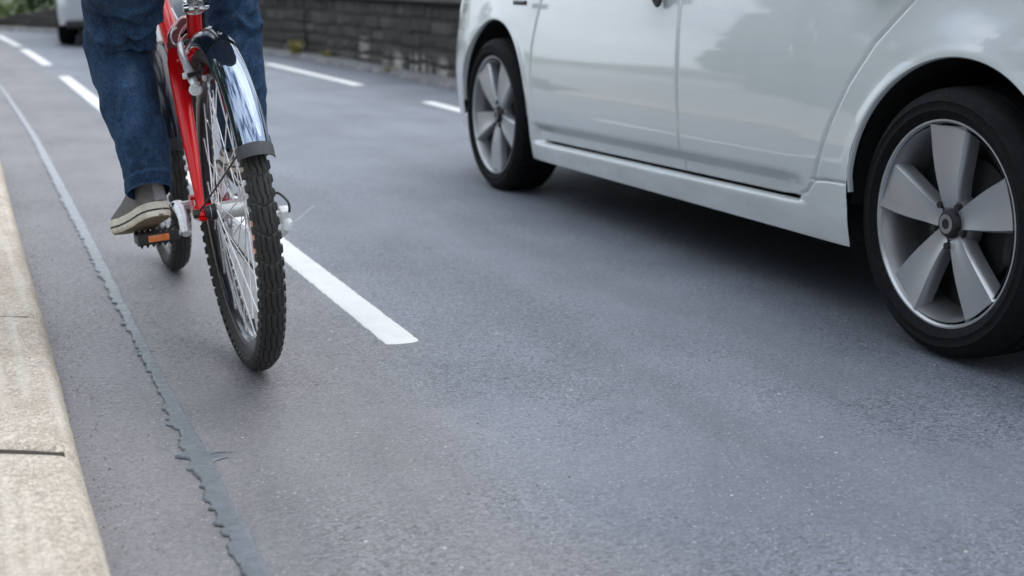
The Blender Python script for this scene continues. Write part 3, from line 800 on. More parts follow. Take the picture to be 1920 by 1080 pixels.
white = thing('car', 'white hatchback with five broad spoke alloy wheels, filling the upper side of the picture', 'car', (2.050 + HWD, 2.480, 0))
car(white, M['white_car'], True, True)
# door handles, badge
def handle(root, s, z, paint):
    for sg in (-1,):
        x = sg * .858
        P = [(x - .004 * 0, s - .085, z), (x - .020, s - .075, z + .001), (x - .030, s - .04, z + .002), (x - .031, s + .03, z + .002), (x - .020, s + .075, z + .001), (x, s + .085, z)]
        h = MB().tube(spline(P, 20), .011, 10, flat=1.3).build('door_handle', paint, root, smooth=60)
        MB().lathe([(-.001, 0), (-.001, .028), (.004, .034)], 24).build('handle_recess', M['matt'], h, loc=(x + .002, s, z - .004))
for s in (1.40, .30): handle(white, s, .800 if s > 1 else .85, M['white_car'])
b = MB().box((-.874, 2.455, .757), (.008, .125, .018), bev=.003); b.build('side_badge', M['disc'], white, smooth=30)
MB().box((-.8775, 2.455, .762), (.004, .10, .003)).build('badge_trim', M['satin'], white, smooth=0)
silver = thing('car', 'silver car with a yellow number plate, seen from behind past the rider\'s legs', 'car', (1.38 + .86, 18.3, 0))
silver.rotation_euler = (0, 0, R(-6))
car(silver, M['silver_car'], False, False)
MB().box((.16, -.842, .565), (.54, .012, .12), bev=.004).build('number_plate', M['plate'], silver, smooth=30)
MB().box((0, -.80, .27), (1.5, .05, .09), bev=.02).build('bumper_valance', M['black'], silver, smooth=30)

# ------------------------------------------------------------------ bicycle (x across, y forward from the rear axle, z up in the wheel plane)
LEAN = R(4.8)
bike = thing('bicycle', 'red mountain bicycle with dark mudguards, ridden along the dashed line', 'bicycle', (.598, 3.017, .0), (0, -LEAN, 0))
WR = .3335
def bike_tyre(hi):
    NT_, NP = (900, 72) if hi else (420, 44)
    th = np.linspace(0, 2 * PI, NT_, endpoint=False); ph = np.linspace(R(-158), R(158), NP)
    T, Pp = np.meshgrid(th, ph, indexing='ij')
    t = Pp / R(88)                                   # -1..1 across the tread
    seg = 38
    k = T / (2 * PI) * seg
    kk = k + .18 * np.abs(t) * 2
    fr = kk - np.floor(kk)
    wav = .15 * np.sin(2 * PI * k) + .08 * np.sin(2 * PI * 2 * k + 1)
    c = t * 3.6 + wav + np.where(t > 0, .2, -.2) * 0
    rib = np.abs((c + .5) - np.floor(c + .5) - .5) * 2      # 0 centre groove? 1 at rib middle
    rib = 1 - np.abs(c - np.round(c)) * 2                     # 1 on rib middle, 0 in groove
    ribh = sstep(.10, .30, rib)
    cross = sstep(.0, .06, fr) * sstep(1., .94, fr)
    centre = ribh * (.15 + .85 * cross)
    fs = np.where(t > 0, 2 * k + .25, 2 * k + .75); f2 = fs - np.floor(fs)
    knob = sstep(.0, .07, f2) * sstep(.66, .58, f2)
    sh = sstep(.60, .68, np.abs(t)) * sstep(1.16, 1.06, np.abs(t))
    cen = sstep(.64, .57, np.abs(t))
    h = .0032 * centre * cen + .0052 * knob * sh
    r = .0235 + h + .0012 * sstep(.9, .6, np.abs(t))
    q = WR + r * np.cos(Pp)
    x = r * np.sin(Pp) * 1.02
    V = np.stack([x, q * np.cos(T), q * np.sin(T)], -1)
    mb = MB(); mb.grid([[tuple(p) for p in row] for row in V.tolist()], True, False)
    return mb
TY = {}
def bike_wheel(y, hi, rear):
    c = (0, y, .362)
    rim_p = [(-.0125, .316), (-.0155, .3155), (-.0155, .298), (-.0135, .2945), (-.008, .288), (0, .286), (.008, .288), (.0135, .2945), (.0155, .298), (.0155, .3155), (.0125, .316), (0, .306)]
    w = MB().lathe(rim_p, 128, closed=True).build('rear_wheel' if rear else 'front_wheel', M['rim'], bike, smooth=50, loc=c)
    bike_tyre(hi).build('tyre', M['rubber'], w, smooth=40)
    if rear:
        hub = [(-.052, .0), (-.052, .0165), (-.040, .0175), (-.0385, .0255), (-.0345, .0265), (-.033, .022), (-.030, .0195), (.018, .0195), (.021, .022), (.0225, .0265), (.026, .0265), (.027, .018), (.052, .018), (.052, .0)]
        MB().lathe(hub, 40).build('hub', M['silver'], w, smooth=35)
        MB().lathe([(-.0640, .011), (-.0640, .0145), (-.0395, .0185), (-.0385, .017)], 32).build('hub_cone', M['matt'], w, smooth=35)
        fx = (-.0365, .0243); fr = .0238
    else:
        MB().lathe([(-.05, 0), (-.05, .012), (-.036, .013), (-.035, .022), (-.031, .022), (-.03, .014), (.03, .014), (.031, .022), (.035, .022), (.036, .013), (.05, .012), (.05, 0)], 32).build('hub', M['matt'], w, smooth=35)
        fx = (-.033, .033); fr = .02
    MB().tube([(-.085, 0, 0), (.085, 0, 0)], .0048, 10).build('axle', M['chain'], w)
    protos = {}
    for i in range(32):
        s = i % 2; ra = 2 * PI * (i + .35) / 32; grp = (i // 2) % 2
        fa = ra + (1 if grp else -1) * R(66)
        a = Vector((fx[s] + (.003 if grp else -.003), fr * math.cos(fa), fr * math.sin(fa)))
        b = Vector(((-.003 if s == 0 else .003), .2885 * math.cos(ra), .2885 * math.sin(ra)))
        if (s, grp) not in protos:
            ax = Vector((1, 0, 0)); d = (b - a).normalized(); nip = b - d * .014
            R0 = Matrix.Rotation(-ra, 4, 'X')
            mb = MB(); mb.tube([R0 @ a, R0 @ nip], .0014, 6); mb.tube([R0 @ nip, R0 @ b], .0023, 6)
            o = mb.build('spoke', M['steel'], w, smooth=60); protos[(s, grp)] = o
        else:
            o = protos[(s, grp)].copy(); col.objects.link(o); o.parent = w
        o.rotation_euler = (ra, 0, 0)
    for k, ang in enumerate((188,) if rear else (120,)):
        a = R(ang); rr = .214
        cpt = Vector((0, rr * math.cos(a), rr * math.sin(a)))
        rot = Matrix.Rotation(a, 3, 'X')
        pl = [(-.046, -.010), (-.036, -.015), (.036, -.015), (.046, -.010), (.046, .010), (.036, .015), (-.036, .015), (-.046, .010)]
        vs = [rot @ Vector((sx * .0055, v, u)) + cpt for sx in (-1, 1) for u, v in pl]
        n = 8
        MB().add(vs, [tuple(range(n)), tuple(range(n, 2 * n))[::-1]] + [(i, (i + 1) % n, n + (i + 1) % n, n + i) for i in range(n)]).build('spoke_reflector', M['orange'], w, smooth=0)
    v = MB().tube([(0, .284 * math.cos(R(255)), .284 * math.sin(R(255))), (0, .245 * math.cos(R(255)), .245 * math.sin(R(255)))], .003, 8)
    v.build('valve', M['matt'], w)
    return w
bike_wheel(0, True, True); bike_wheel(1.152, True, False)

def guard(yc, a0, a1, n, rad, half, dep, mat, name, parent=bike, thick=.0022, taper=None):
    out = []
    prof_t = np.linspace(-1, 1, 25)
    def pt(a, t, off):
        rr = rad + off - dep * (1 - math.sqrt(max(0., 1 - .96 * t * t))) 
        return (half * t * (1 + off * 8), yc + rr * math.cos(a), .362 + rr * math.sin(a))
    P = []
    for i in range(n + 1):
        u = i / n; a = R(a0 + (a1 - a0) * u)
        ring = [pt(a, t, thick) for t in prof_t] + [pt(a, t, 0) for t in prof_t[::-1]]
        P.append(ring)
    mb = MB().grid(P, False, True); m = len(P[0]); o = n * m
    hm = 25
    for base in (0, o):
        for k in range(hm - 1): mb.f.append((base + k, base + k + 1, base + m - 2 - k, base + m - 1 - k))
    return mb.build(name, mat, parent, smooth=45)
gd = guard(0, 75, 153.0, 80, .3875, .034, .040, M['navy'], 'rear_mudguard')
guard(0, 151.5, 155.5, 10, .390, .0365, .0405, M['band'], 'end_band', gd, .0045)
guard(0, 73, 107, 40, .3902, .0352, .037, M['gloss'], 'mudguard_bracket', gd, .003)
for a in (86, 102):
    aa = R(a); nn_ = Vector((0, math.cos(aa), math.sin(aa))); p0 = Vector((.004, 0, .362)) + nn_ * .392
    MB().tube([p0, p0 + nn_ * .003, p0 + nn_ * .0045], [.0055, .005, .002], 12).build('rivet', M['chrome'], gd)
fg = guard(1.152, 52, 170, 80, .386, .032, .026, M['gloss'], 'front_mudguard')
guard(1.152, 169, 174, 10, .3885, .0345, .0265, M['matt'], 'end_band', fg, .0045)

# frame
fr_ = MB()
fr_.tube([(0, .39, .305), (0, .33, .45), (0, .245, .64), (0, .178, .792)], [.019, .0175, .0172, .0172], 20)
fr_.tube(spline([(0, .30, .52), (0, .42, .592), (0, .56, .71), (0, .675, .80), (0, .80, .905), (0, .90, .962)], 24), [.024] * 8 + [.022] * 16, 20)
fr_.tube([(0, .962, .845), (0, .895, 1.005)], .024, 20)
fr_.tube([(-.036, .39, .318), (.036, .39, .318)], .022, 20)
fr_.tube([(0, .33, .45), (0, .45, .61)], .014, 12)
frame = fr_.build('frame', M['red'], bike, smooth=50)
# pale strip along the beam
MB().tube([(-.031, .635, .776), (-.031, .585, .738), (-.031, .545, .703)], [.0075, .008, .0078], 12, flat=.8).build('frame_strip', M['white'], frame)
# rear triangle
st = MB()
LS = [(-.069, -.008, .356), (-.068, .012, .385), (-.067, .032, .420), (-.062, .07, .472), (-.054, .15, .578), (-.050, .19, .636), (-.0465, .22, .672), (-.043, .238, .698)]
rad_ = [.0085, .0085, .0105, .0145, .0195, .0215, .021, .018]
pl = spline(LS, 36); rl = [lerp(i, np.linspace(0, 35, 8), rad_) for i in range(36)]
st.tube(pl, rl, 20, flat=.82); st.tube([(-p.x * .97, p.y, p.z) for p in pl], rl, 20, flat=.82)
st.tube([(-.046, .205, .665), (0, .222, .690), (.045, .205, .665)], .015, 14)
st.tube([(-.048, .18, .632), (0, .20, .645), (.047, .18, .632)], .012, 14)
for sg in (-1, 1):
    st.tube(spline([(sg * .069, -.002, .352), (sg * .062, .12, .335), (sg * .045, .26, .325), (sg * .032, .36, .322)], 16), [.0075, .0078, .008, .0082] + [.0085 + .0002 * i for i in range(12)], 14)
    st.tube([(sg * .069, -.012, .350), (sg * .069, .02, .368)], .0095, 12, flat=.4)
st.tube([(-.05, .235, .328), (.05, .235, .328)], .0125, 14)
tri = st.build('rear_triangle', M['red'], bike, smooth=50)
# hoop of the rear stays round the front of the seat tube
hp = MB()
HP = [(-.0465, .226, .680), (-.0455, .246, .706), (-.036, .272, .732), (-.018, .290, .750), (.000, .298, .760), (.012, .300, .748), (.022, .288, .722), (.034, .262, .69), (.042, .226, .66)]
hl = spline(HP, 40)
hp.tube(hl, [.0135 + .002 * math.sin(PI * i / 39) for i in range(40)], 18, flat=.62)
hoop = hp.build('stay_hoop', M['hoop_reflection'], tri, smooth=60)
hp = MB(); hp.tube(spline([(p[0] * .72, p[1] - .004, p[2] - .036) for p in HP], 32), .0095, 12, flat=.8)
hp.build('lower_hoop', M['hoop_reflection'], tri, smooth=60)
# shock absorber
sh = MB().tube([(0, .262, .668), (0, .40, .625)], .019, 16).build('shock_absorber', M['matt'], bike)
sp = MB(); sp.tube([(.023 * math.cos(k * .7), .272 + k * .0021, .665 + .023 * math.sin(k * .7) - k * .00066) for k in range(60)], .003, 6); sp.build('spring', M['silver'], sh)
# seat post, clamp, saddle
MB().tube([(0, .185, .775), (0, .105, .955)], .0142, 16).build('seat_post', M['silver'], bike)
ck = MB(); u = Vector((0, -.40, .915)); c0 = Vector((0, .1755, .798))
ck.tube([c0 - u * .013, c0 + u * .013], .0215, 24)
cl = ck.build('seat_clamp', M['silver'], bike, smooth=40)
lg = MB(); lg.box((-.011, .151, .795), (.014, .020, .020), Matrix.Rotation(R(-23), 3, 'X'), .003); lg.box((.012, .151, .795), (.014, .020, .020), Matrix.Rotation(R(-23), 3, 'X'), .003)
lg.build('clamp_lug', M['silver'], cl, smooth=40)
lv = MB(); lv.tube([(-.028, .148, .795), (.030, .148, .795)], .0045, 10); lv.lathe([(-.030, .0), (-.030, .0085), (-.020, .0095), (-.019, 0)], 16, c=(.003, .148, .795))
lv.lathe([(.019, 0), (.019, .0085), (.028, .0075), (.029, 0)], 16, c=(0, .148, .795)); lv.build('quick_release', M['chrome'], cl, smooth=40)
sd = []
for i in range(24):
    t_ = i / 23; y = -.08 + .28 * t_; w_ = lerp(t_, [0, .08, .3, .6, .9, 1], [.05, .072, .068, .03, .022, .008]); z0 = .985 + .012 * math.sin(t_ * PI * 2)
    sd.append([(w_ * math.cos(a), y, z0 + (.018 if math.sin(a) > 0 else .022) * math.sin(a)) for a in np.linspace(0, 2 * PI, 20, endpoint=False)])
smb = MB().grid(sd, False, True); smb.f.append(tuple(range(20))); smb.f.append(tuple(23 * 20 + k for k in range(20))); smb.build('saddle', M['leather'], bike, smooth=60)
# fork
fk = MB()
for sg in (-1, 1):
    fk.tube([(sg * .066, 1.152, .362), (sg * .066, 1.115, .440), (sg * .066, 1.035, .640), (sg * .066, .998, .745), (sg * .066, .994, .753)], [.013, .018, .0195, .0205, .016], 18)
fork = fk.build('fork', M['matt'], bike, smooth=50)
fs_ = MB()
for sg in (-1, 1): fs_.tube([(sg * .066, 1.03, .66), (sg * .066, .957, .862)], .0125, 14)
fs_.build('stanchion', M['silver'], fork)
MB().tube(spline([(-.075, .952, .86), (-.03, .965, .872), (.03, .965, .872), (.075, .952, .86)], 12), .021, 14).build('fork_crown', M['matt'], fork)
bz = MB()
for sg in (-1, 1): bz.tube(spline([(sg * .062, 1.02, .69), (sg * .035, .98, .715), (sg * .02, .97, .76)], 8), .008, 8)
bz.tube([(-.05, .985, .70), (.05, .985, .70)], .012, 10); bz.build('brake_bridge', M['white'], fork)
# stem, bar, grips
MB().tube([(0, .893, 1.01), (0, .885, 1.035), (0, .955, 1.055)], .017, 14).build('stem', M['matt'], bike)
hb = spline([(-.31, .90, 1.085), (-.16, .945, 1.068), (-.06, .957, 1.056), (.06, .957, 1.056), (.16, .945, 1.068), (.31, .90, 1.085)], 30)
bar = MB().tube(hb, .0125, 14).build('handlebar', M['matt'], bike)
for sg in (-1, 1): MB().tube([(sg * .19, .936, 1.0715), (sg * .312, .899, 1.0855)], .0165, 14).build('grip', M['rubber'], bar)
for sg in (-1, 1): MB().tube(spline([(sg * .17, .95, 1.065), (sg * .20, .985, 1.05), (sg * .29, .965, 1.045)], 10), .006, 8).build('brake_lever', M['satin'], bar)
# brakes
def brake(sg):
    ba = MB()
    arm = spline([(sg * .045, .012, .628), (sg * .047, .035, .655), (sg * .050, .09, .692), (sg * .044, .150, .712), (sg * .036, .19, .718)], 18)
    ba.tube(arm, [.0085] * 3 + [.0105] * 4 + [.0085] * 5 + [.007] * 6, 12, flat=.6)
    o = ba.build('brake_arm', M['satin'], bike, smooth=50)
    MB().lathe([(-.013, 0), (-.013, .0075), (-.011, .009), (-.0105, .0110), (-.008, .0128), (.010, .0128), (.013, .011)], 28).build('pivot_boss', M['satin'], o).matrix_local = Matrix.Translation((sg * .047, .004, .628)) @ Matrix.Rotation(R(68), 4, 'Z') @ Matrix.Rotation(R(8), 4, 'Y')
    pd = MB(); pd.box((sg * .026, .035, .665), (.010, .055, .013), Matrix.Rotation(R(-28), 3, 'X'), .003); pd.tube([(sg * .058, .022, .659), (sg * .028, .028, .663)], .0048, 10)
    pd.build('brake_pad', M['matt'], o)
    MB().lathe([(0, 0), (0, .0065), (.005, .0075), (.009, .006)], 14, c=(sg * .058 if sg > 0 else -.067, .024, .658)).build('pad_nut', M['white'], o)
    MB().lathe([(0, 0), (0, .006), (.006, .0065), (.008, .005)], 14, c=(sg * .024 - .004, .012, .650)).build('pad_nut', M['white'], o)
brake(-1); brake(1)
MB().tube(spline([(-.034, .188, .717), (-.01, .196, .719), (.012, .196, .719), (.034, .188, .717)], 10), .0058, 10).build('cable_boot', M['matt'], bike)
MB().tube(spline([(-.037, .195, .717), (-.046, .22, .714), (-.049, .24, .728), (-.041, .26, .742), (-.026, .28, .748), (-.005, .32, .752), (.01, .45, .74), (.015, .6, .78)], 40), .0024, 8).build('brake_cable', M['satin'], bike)
# crankset
PH = R(12); CL = .170; BB = Vector((0, .39, .318))
cr = MB()
teeth = 44
P = []
ring = []
for k in range(teeth * 4):
    a = k * 2 * PI / (teeth * 4); rr = .092 + (.0035 if k % 4 in (1, 2) else -.0015)
    P.append([(.046, BB.y + r_ * math.cos(a), BB.z + r_ * math.sin(a)) for r_ in (.072, rr)] + [(.049, BB.y + r_ * math.cos(a), BB.z + r_ * math.sin(a)) for r_ in (rr, .072)])
cr.grid(P, True, True)
cs = cr.build('crankset', M['satin'], bike, smooth=30)
sp = MB()
for k in range(5):
    a = k * 2 * PI / 5 + .3; sp.tube([(.050, BB.y, BB.z), (.048, BB.y + .078 * math.cos(a), BB.z + .078 * math.sin(a))], .008, 8, flat=.5)
sp.tube([(-.062, BB.y, BB.z), (.062, BB.y, BB.z)], .010, 14); sp.build('chainring_spider', M['satin'], cs)
def crank(sg):
    d = Vector((0, -math.cos(PH), -math.sin(PH))) * (1 if sg < 0 else -1)
    a = BB + Vector((sg * .066, 0, 0)); e = a + d * CL + Vector((sg * .012, 0, 0))
    P = [a - d * .018, a, a + d * .04, a + d * .09 + Vector((sg * .003, 0, 0)), a + d * .14 + Vector((sg * .009, 0, 0)), e, e + d * .013]
    o = MB().tube(spline(P, 30), [.012, .0165, .0155, .0135, .0125, .0125, .0125] * 0 + [lerp(i, [0, 2, 6, 15, 27, 29], [.013, .0165, .015, .0125, .0125, .010]) for i in range(30)], 18, flat=.62).build('crank_arm', M['satin'], bike, smooth=50)
    MB().tube([a + Vector((sg * .008, 0, 0)), a + Vector((sg * .015, 0, 0))], .010, 16).build('crank_bolt', M['matt'], o)
    return e, d
def pedal(sg, e, pitch):
    pc = e + Vector((sg * .068, 0, 0))
    pe = bpy.data.objects.new('pedal', None)
    rot = Matrix.Rotation(pitch, 3, 'X')
    mb = MB()
    mb.box((0, -.034, 0), (.094, .010, .026), None, .003); mb.box((0, .034, 0), (.094, .010, .026), None, .003)
    mb.box((-.043, 0, 0), (.010, .068, .024), None, .003); mb.box((.043, 0, 0), (.010, .068, .024), None, .003); mb.box((0, 0, 0), (.09, .022, .022), None, .003)
    for k in range(7):
        x = -.040 + k * .0133
        for y in (-.034, .034):
            for zz in (-1, 1): mb.add([(x - .005, y - .005, zz * .012), (x + .005, y - .005, zz * .012), (x + .005, y + .005, zz * .012), (x - .005, y + .005, zz * .012), (x, y, zz * .0215)], [(0, 1, 4), (1, 2, 4), (2, 3, 4), (3, 0, 4)])
    o = mb.build('pedal', M['matt'], bike, smooth=30); o.matrix_local = Matrix.Translation(pc) @ Matrix.Rotation(pitch, 4, 'X')
    MB().box((0, -.0405, 0), (.048, .005, .0155), None, .0015).build('pedal_reflector', M['orange'], o, smooth=30)
    MB().tube([(-sg * .072, 0, 0), (sg * .04, 0, 0)], .006, 10).build('pedal_axle', M['satin'], o)
    return pc
el, dl = crank(-1); pcl = pedal(-1, el, R(-6)); er, dr = crank(1); pcr = pedal(1, er, R(4))
# chain, cassette, derailleur
ca = MB()
for k, (rr, x) in enumerate(((.056, .030), (.050, .034), (.044, .038), (.038, .042), (.032, .046), (.026, .0495))):
    P = []
    n = 26 * 2
    for j in range(n):
        a = j * 2 * PI / n; r2 = rr + (.0025 if j % 2 else -.002); P.append([(x, r_ * math.cos(a), .362 + r_ * math.sin(a)) for r_ in (.018, r2)] + [(x + .0018, r_ * math.cos(a), .362 + r_ * math.sin(a)) for r_ in (r2, .018)])
    ca.grid(P, True, True)
ca.build('cassette', M['satin'], bike, smooth=30)
chp = [(.041, 0, .362 + .040), (.047, .2, .386), (.0475, BB.y, BB.z + .0935), (.0475, BB.y + .066, BB.z + .066), (.0475, BB.y + .0935, BB.z), (.0475, BB.y + .066, BB.z - .066), (.0475, BB.y, BB.z - .0935), (.046, .2, .205), (.043, .03, .195), (.042, -.005, .215), (.042, .01, .245), (.042, .03, .275), (.041, .0, .300), (.041, -.035, .330), (.041, -.040, .362), (.041, -.028, .39), (.041, 0, .402)]
chl = spline(chp, 320); cm = MB()
for i in range(0, 319):
    a, b_ = chl[i], chl[i + 1]
    if i % 2 == 0: cm.tube([a - Vector((.0032, 0, 0)), a + Vector((.0032, 0, 0))], .0042, 6)
    for sx in (-.003, .003): cm.tube([a + Vector((sx, 0, 0)), b_ + Vector((sx, 0, 0))], .0024 if i % 2 else .003, 4, False)
cm.build('chain', M['chain'], bike, smooth=0)
de = MB()
de.tube(spline([(.075, .01, .335), (.098, -.01, .330), (.108, -.03, .322), (.104, -.03, .305)], 14), [.011] * 14, 14, flat=1.1)
de.box((.106, -.024, .338), (.022, .03, .030), Matrix.Rotation(R(20), 3, 'X'), .005)
de.tube([(.104, -.03, .305), (.085, .0, .282), (.06, .02, .268)], .0085, 12)
der = de.build('derailleur', M['white'], bike, smooth=50)
dc = MB(); dc.tube([(.050, .03, .275), (.053, .012, .235), (.050, .008, .20)], .008, 10, flat=.4)
for pz, py in ((.268, .026), (.207, .010)): dc.lathe([(-.004, 0), (-.004, .017), (.004, .017), (.004, 0)], 16, c=(.045, py, pz))
dc.build('derailleur_cage', M['matt'], der)
MB().tube(spline([(.078, .03, .375), (.098, -.01, .385), (.112, -.045, .368), (.113, -.043, .345)], 16), .0028, 8).build('gear_cable', M['matt'], der)
MB().tube(spline([(.109, -.035, .318), (.125, -.05, .325), (.152, -.055, .344), (.166, -.058, .352)], 14), .0011, 6).build('cable_end', M['white'], der)
MB().tube([(-.088, 0, .362), (-.070, 0, .362)], .0098, 8).build('axle_nut', M['chain'], bike, smooth=30)
# rear mudguard stay wires and the gear cable along the stay
MB().tube(spline([(-.074, .004, .366), (-.06, -.08, .41), (-.046, -.20, .468), (-.038, -.325, .522)], 20), .0021, 8).build('mudguard_stay', M['matt'], bike)
#MB().tube(spline([(-.082, .03, .41), (-.072, .06, .47), (-.058, .14, .59), (-.045, .22, .70)], 20), .0022, 8).build('cable_housing', M['matt'], bike)
MB().box((-.079, .066, .455), (.008, .012, .012), None, .002).build('cable_stop', M['satin'], bike)
MB().tube([(.045, .30, .33), (.052, .02, .36)], .002, 6).build('gear_wire', M['matt'], bike)

# ------------------------------------------------------------------ rider
per = thing('person', 'person in dark blue jeans and grey canvas shoes riding the red bicycle', 'person', (.598, 3.017, 0), (0, -LEAN, 0))
# body: one skinned figure under the clothes
jn = {}
def J(k, p, r, to=None): jn[k] = (Vector(p), r, to)
J('pelvis', (0, .03, 1.03), .095)
J('waist', (0, .12, 1.19), .085, 'pelvis'); J('chest', (0, .25, 1.36), .10, 'waist'); J('neckb', (0, .35, 1.49), .06, 'chest'); J('neck', (0, .39, 1.55), .046, 'neckb')
J('jaw', (0, .44, 1.61), .062, 'neck'); J('head', (0, .435, 1.69), .082, 'jaw'); J('top', (0, .42, 1.755), .06, 'head')
J('nose', (0, .54, 1.655), .012, 'jaw')
for sg, k in ((-1, 'l'), (1, 'r')):
    J('sh' + k, (sg * .17, .33, 1.44), .055, 'neckb'); J('el' + k, (sg * .30, .58, 1.24), .040, 'sh' + k); J('wr' + k, (sg * .27, .84, 1.11), .027, 'el' + k)
    J('pa' + k, (sg * .262, .895, 1.105), .028, 'wr' + k)
    for f in range(4):
        x = sg * (.225 + .024 * f)
        J('k%d' % f + k, (x, .932, 1.108 - .002 * f), .010, 'pa' + k); J('m%d' % f + k, (x, .945, 1.078), .009, 'k%d' % f + k); J('t%d' % f + k, (x, .918, 1.058), .008, 'm%d' % f + k)
    J('th1' + k, (sg * .215, .885, 1.085), .011, 'pa' + k); J('th2' + k, (sg * .20, .91, 1.062), .010, 'th1' + k)
J('hipl', (-.10, .03, .985), .075, 'pelvis'); J('knl', (-.155, .335, .745), .048, 'hipl'); J('cal', (-.157, .262, .60), .042, 'knl'); J('anl', (-.152, .168, .43), .026, 'cal'); J('ftl', (-.175, .23, .345), .028, 'anl')
J('hipr', (.10, .03, .985), .075, 'pelvis'); J('knr', (.147, .46, .885), .050, 'hipr'); J('car', (.145, .515, .70), .042, 'knr'); J('anr', (.132, .495, .445), .026, 'car'); J('ftr', (.138, .57, .395), .028, 'anr')
keys = list(jn); me = bpy.data.meshes.new('body')
me.from_pydata([jn[k][0] for k in keys], [(keys.index(k), keys.index(jn[k][2])) for k in keys if jn[k][2]], [])
body = bpy.data.objects.new('body', me); col.objects.link(body)
sk = body.modifiers.new('skin', 'SKIN')
for i, k in enumerate(keys):
    d = me.skin_vertices[0].data[i]; d.radius = (jn[k][1], jn[k][1]); d.use_root = (k == 'pelvis')
body.modifiers.new('sub', 'SUBSURF').levels = 2; body.modifiers['sub'].render_levels = 2
dg = bpy.context.evaluated_depsgraph_get(); bme = bpy.data.meshes.new_from_object(body.evaluated_get(dg))
body.modifiers.clear(); body.data = bme; bme.materials.clear(); bme.materials.append(M['skin'])
for p_ in bme.polygons: p_.use_smooth = True
body.parent = per
# hair cap
hm = MB(); P = []
for i in range(14):
    a = PI * .62 * i / 13
    P.append([(.092 * math.sin(a) * math.cos(b_) * (1 + .02 * math.sin(b_ * 9)), .425 + .104 * math.sin(a) * math.sin(b_) - .015 * i / 13, 1.70 + .098 * math.cos(a) - (.02 if math.sin(b_) < 0 else -.03) * i / 13) for b_ in np.linspace(0, 2 * PI, 36, endpoint=False)])
hm.grid(P, False, True).build('hair', M['hair'], per, smooth=60)
# shirt
P = []
for (y, z, w_, d_) in ((.0, .96, .165, .125), (.04, 1.06, .168, .12), (.10, 1.17, .165, .115), (.17, 1.27, .175, .115), (.25, 1.36, .19, .115), (.31, 1.43, .195, .11), (.335, 1.475, .165, .105), (.36, 1.515, .10, .085), (.375, 1.54, .066, .066)):
    P.append([(w_ * math.cos(a), y + d_ * math.sin(a) * .9 , z - d_ * math.sin(a) * .45) for a in np.linspace(0, 2 * PI, 40, endpoint=False)])
shirt = MB().grid(P, False, True).build('shirt', M['shirt'], per, smooth=80)
for sg in (-1, 1): MB().tube(spline([(sg * .13, .315, 1.435), (sg * .19, .36, 1.415), (sg * .30, .57, 1.245), (sg * .275, .80, 1.13)], 20), [lerp(i, [0, 5, 12, 19], [.075, .072, .056, .045]) for i in range(20)], 20).build('sleeve', M['shirt'], shirt, smooth=80)

# jeans
def trouser(path, widths, depths, folds, hem_to, name, parent, seed, nS=230, nA=84):
    pts = spline(path, nS); P = []; fade = []
    L = [0.]
    for a, b_ in zip(pts[:-1], pts[1:]): L.append(L[-1] + (b_ - a).length)
    tot = L[-1]
    for i in range(nS):
        t = (pts[min(i + 2, nS - 1)] - pts[max(i - 2, 0)]).normalized()
        u = Vector((1, 0, 0)); u = (u - t * u.dot(t)).normalized(); w = t.cross(u)
        q = L[i] / tot
        wd = lerp(i / (nS - 1), np.linspace(0, 1, len(widths)), widths); dp = lerp(i / (nS - 1), np.linspace(0, 1, len(depths)), depths)
        row = []
        for k in range(nA):
            a = 2 * PI * k / nA; ca, sa = math.cos(a), math.sin(a)
            base = u * (ca * wd) + w * (sa * dp)
            p = pts[i] + base
            dsp = mn.noise(p * 11 + Vector((seed, 0, 0))) * .0075 + mn.noise(Vector((p.x * 20 + seed, p.y * 20 + 4, p.z * 34))) * .0042 + mn.noise(p * 60 + Vector((seed, 4, 0))) * .0012
            for (qc, sp, amp, ang, spread, tilt) in folds:
                da = (a - ang + PI) % (2 * PI) - PI
                arc = q - qc - tilt * da - .030 * mn.noise(Vector((a * 1.5, qc * 30, seed)))
                g = math.exp(-(arc / sp) ** 2) * math.exp(-(da / spread) ** 2)
                dsp += amp * g * (1. if amp > 0 else 1.)
            dh = L[i] / .03
            if dh < 1: dsp += .0022                                # turned hem
            if dh < .15: dsp -= .003
            if abs(L[i] - .031) < .0018: dsp -= .0016               # hem stitch line
            # side seams
            for sa_ in (0.15, PI + .1):
                dd = abs((a - sa_ + PI) % (2 * PI) - PI)
                if dd < .06: dsp += .0016 * (1 - dd / .06)
            nv = (u * (ca / max(wd, 1e-4)) + w * (sa / max(dp, 1e-4))).normalized()
            row.append(p + nv * dsp)
            bk = (a - jdir + PI) % (2 * PI) - PI
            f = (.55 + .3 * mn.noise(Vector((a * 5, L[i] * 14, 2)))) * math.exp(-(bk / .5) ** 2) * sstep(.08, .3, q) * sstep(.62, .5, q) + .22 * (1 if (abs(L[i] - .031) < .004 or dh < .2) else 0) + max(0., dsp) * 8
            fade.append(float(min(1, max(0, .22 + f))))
        P.append(row)
    # inside of the hem
    P.insert(0, [pts[0] + (Vector(v) - pts[0]) * .93 + (pts[1] - pts[0]).normalized() * .03 for v in P[0]])
    fade = [0.1] * nA + fade
    mb = MB().grid(P, False, True)
    return mb.build(name, M['denim'], parent, smooth=120, attr=('fade', fade))
seat_p = []
for (y, z, w_, d_) in ((.085, 1.10, .160, .120), (.05, 1.04, .182, .135), (.03, .985, .190, .145), (.045, .94, .175, .125), (.07, .915, .10, .07), (.075, .905, .02, .02)):
    seat_p.append([(w_ * math.cos(a), y + d_ * math.sin(a), z) for a in np.linspace(0, 2 * PI, 48, endpoint=False)])
mbj = MB().grid(seat_p, False, True)
jeans = mbj.build('jeans', M['denim'], per, smooth=120, attr=('fade', [.25] * len(mbj.v)))
jdir = -PI / 2
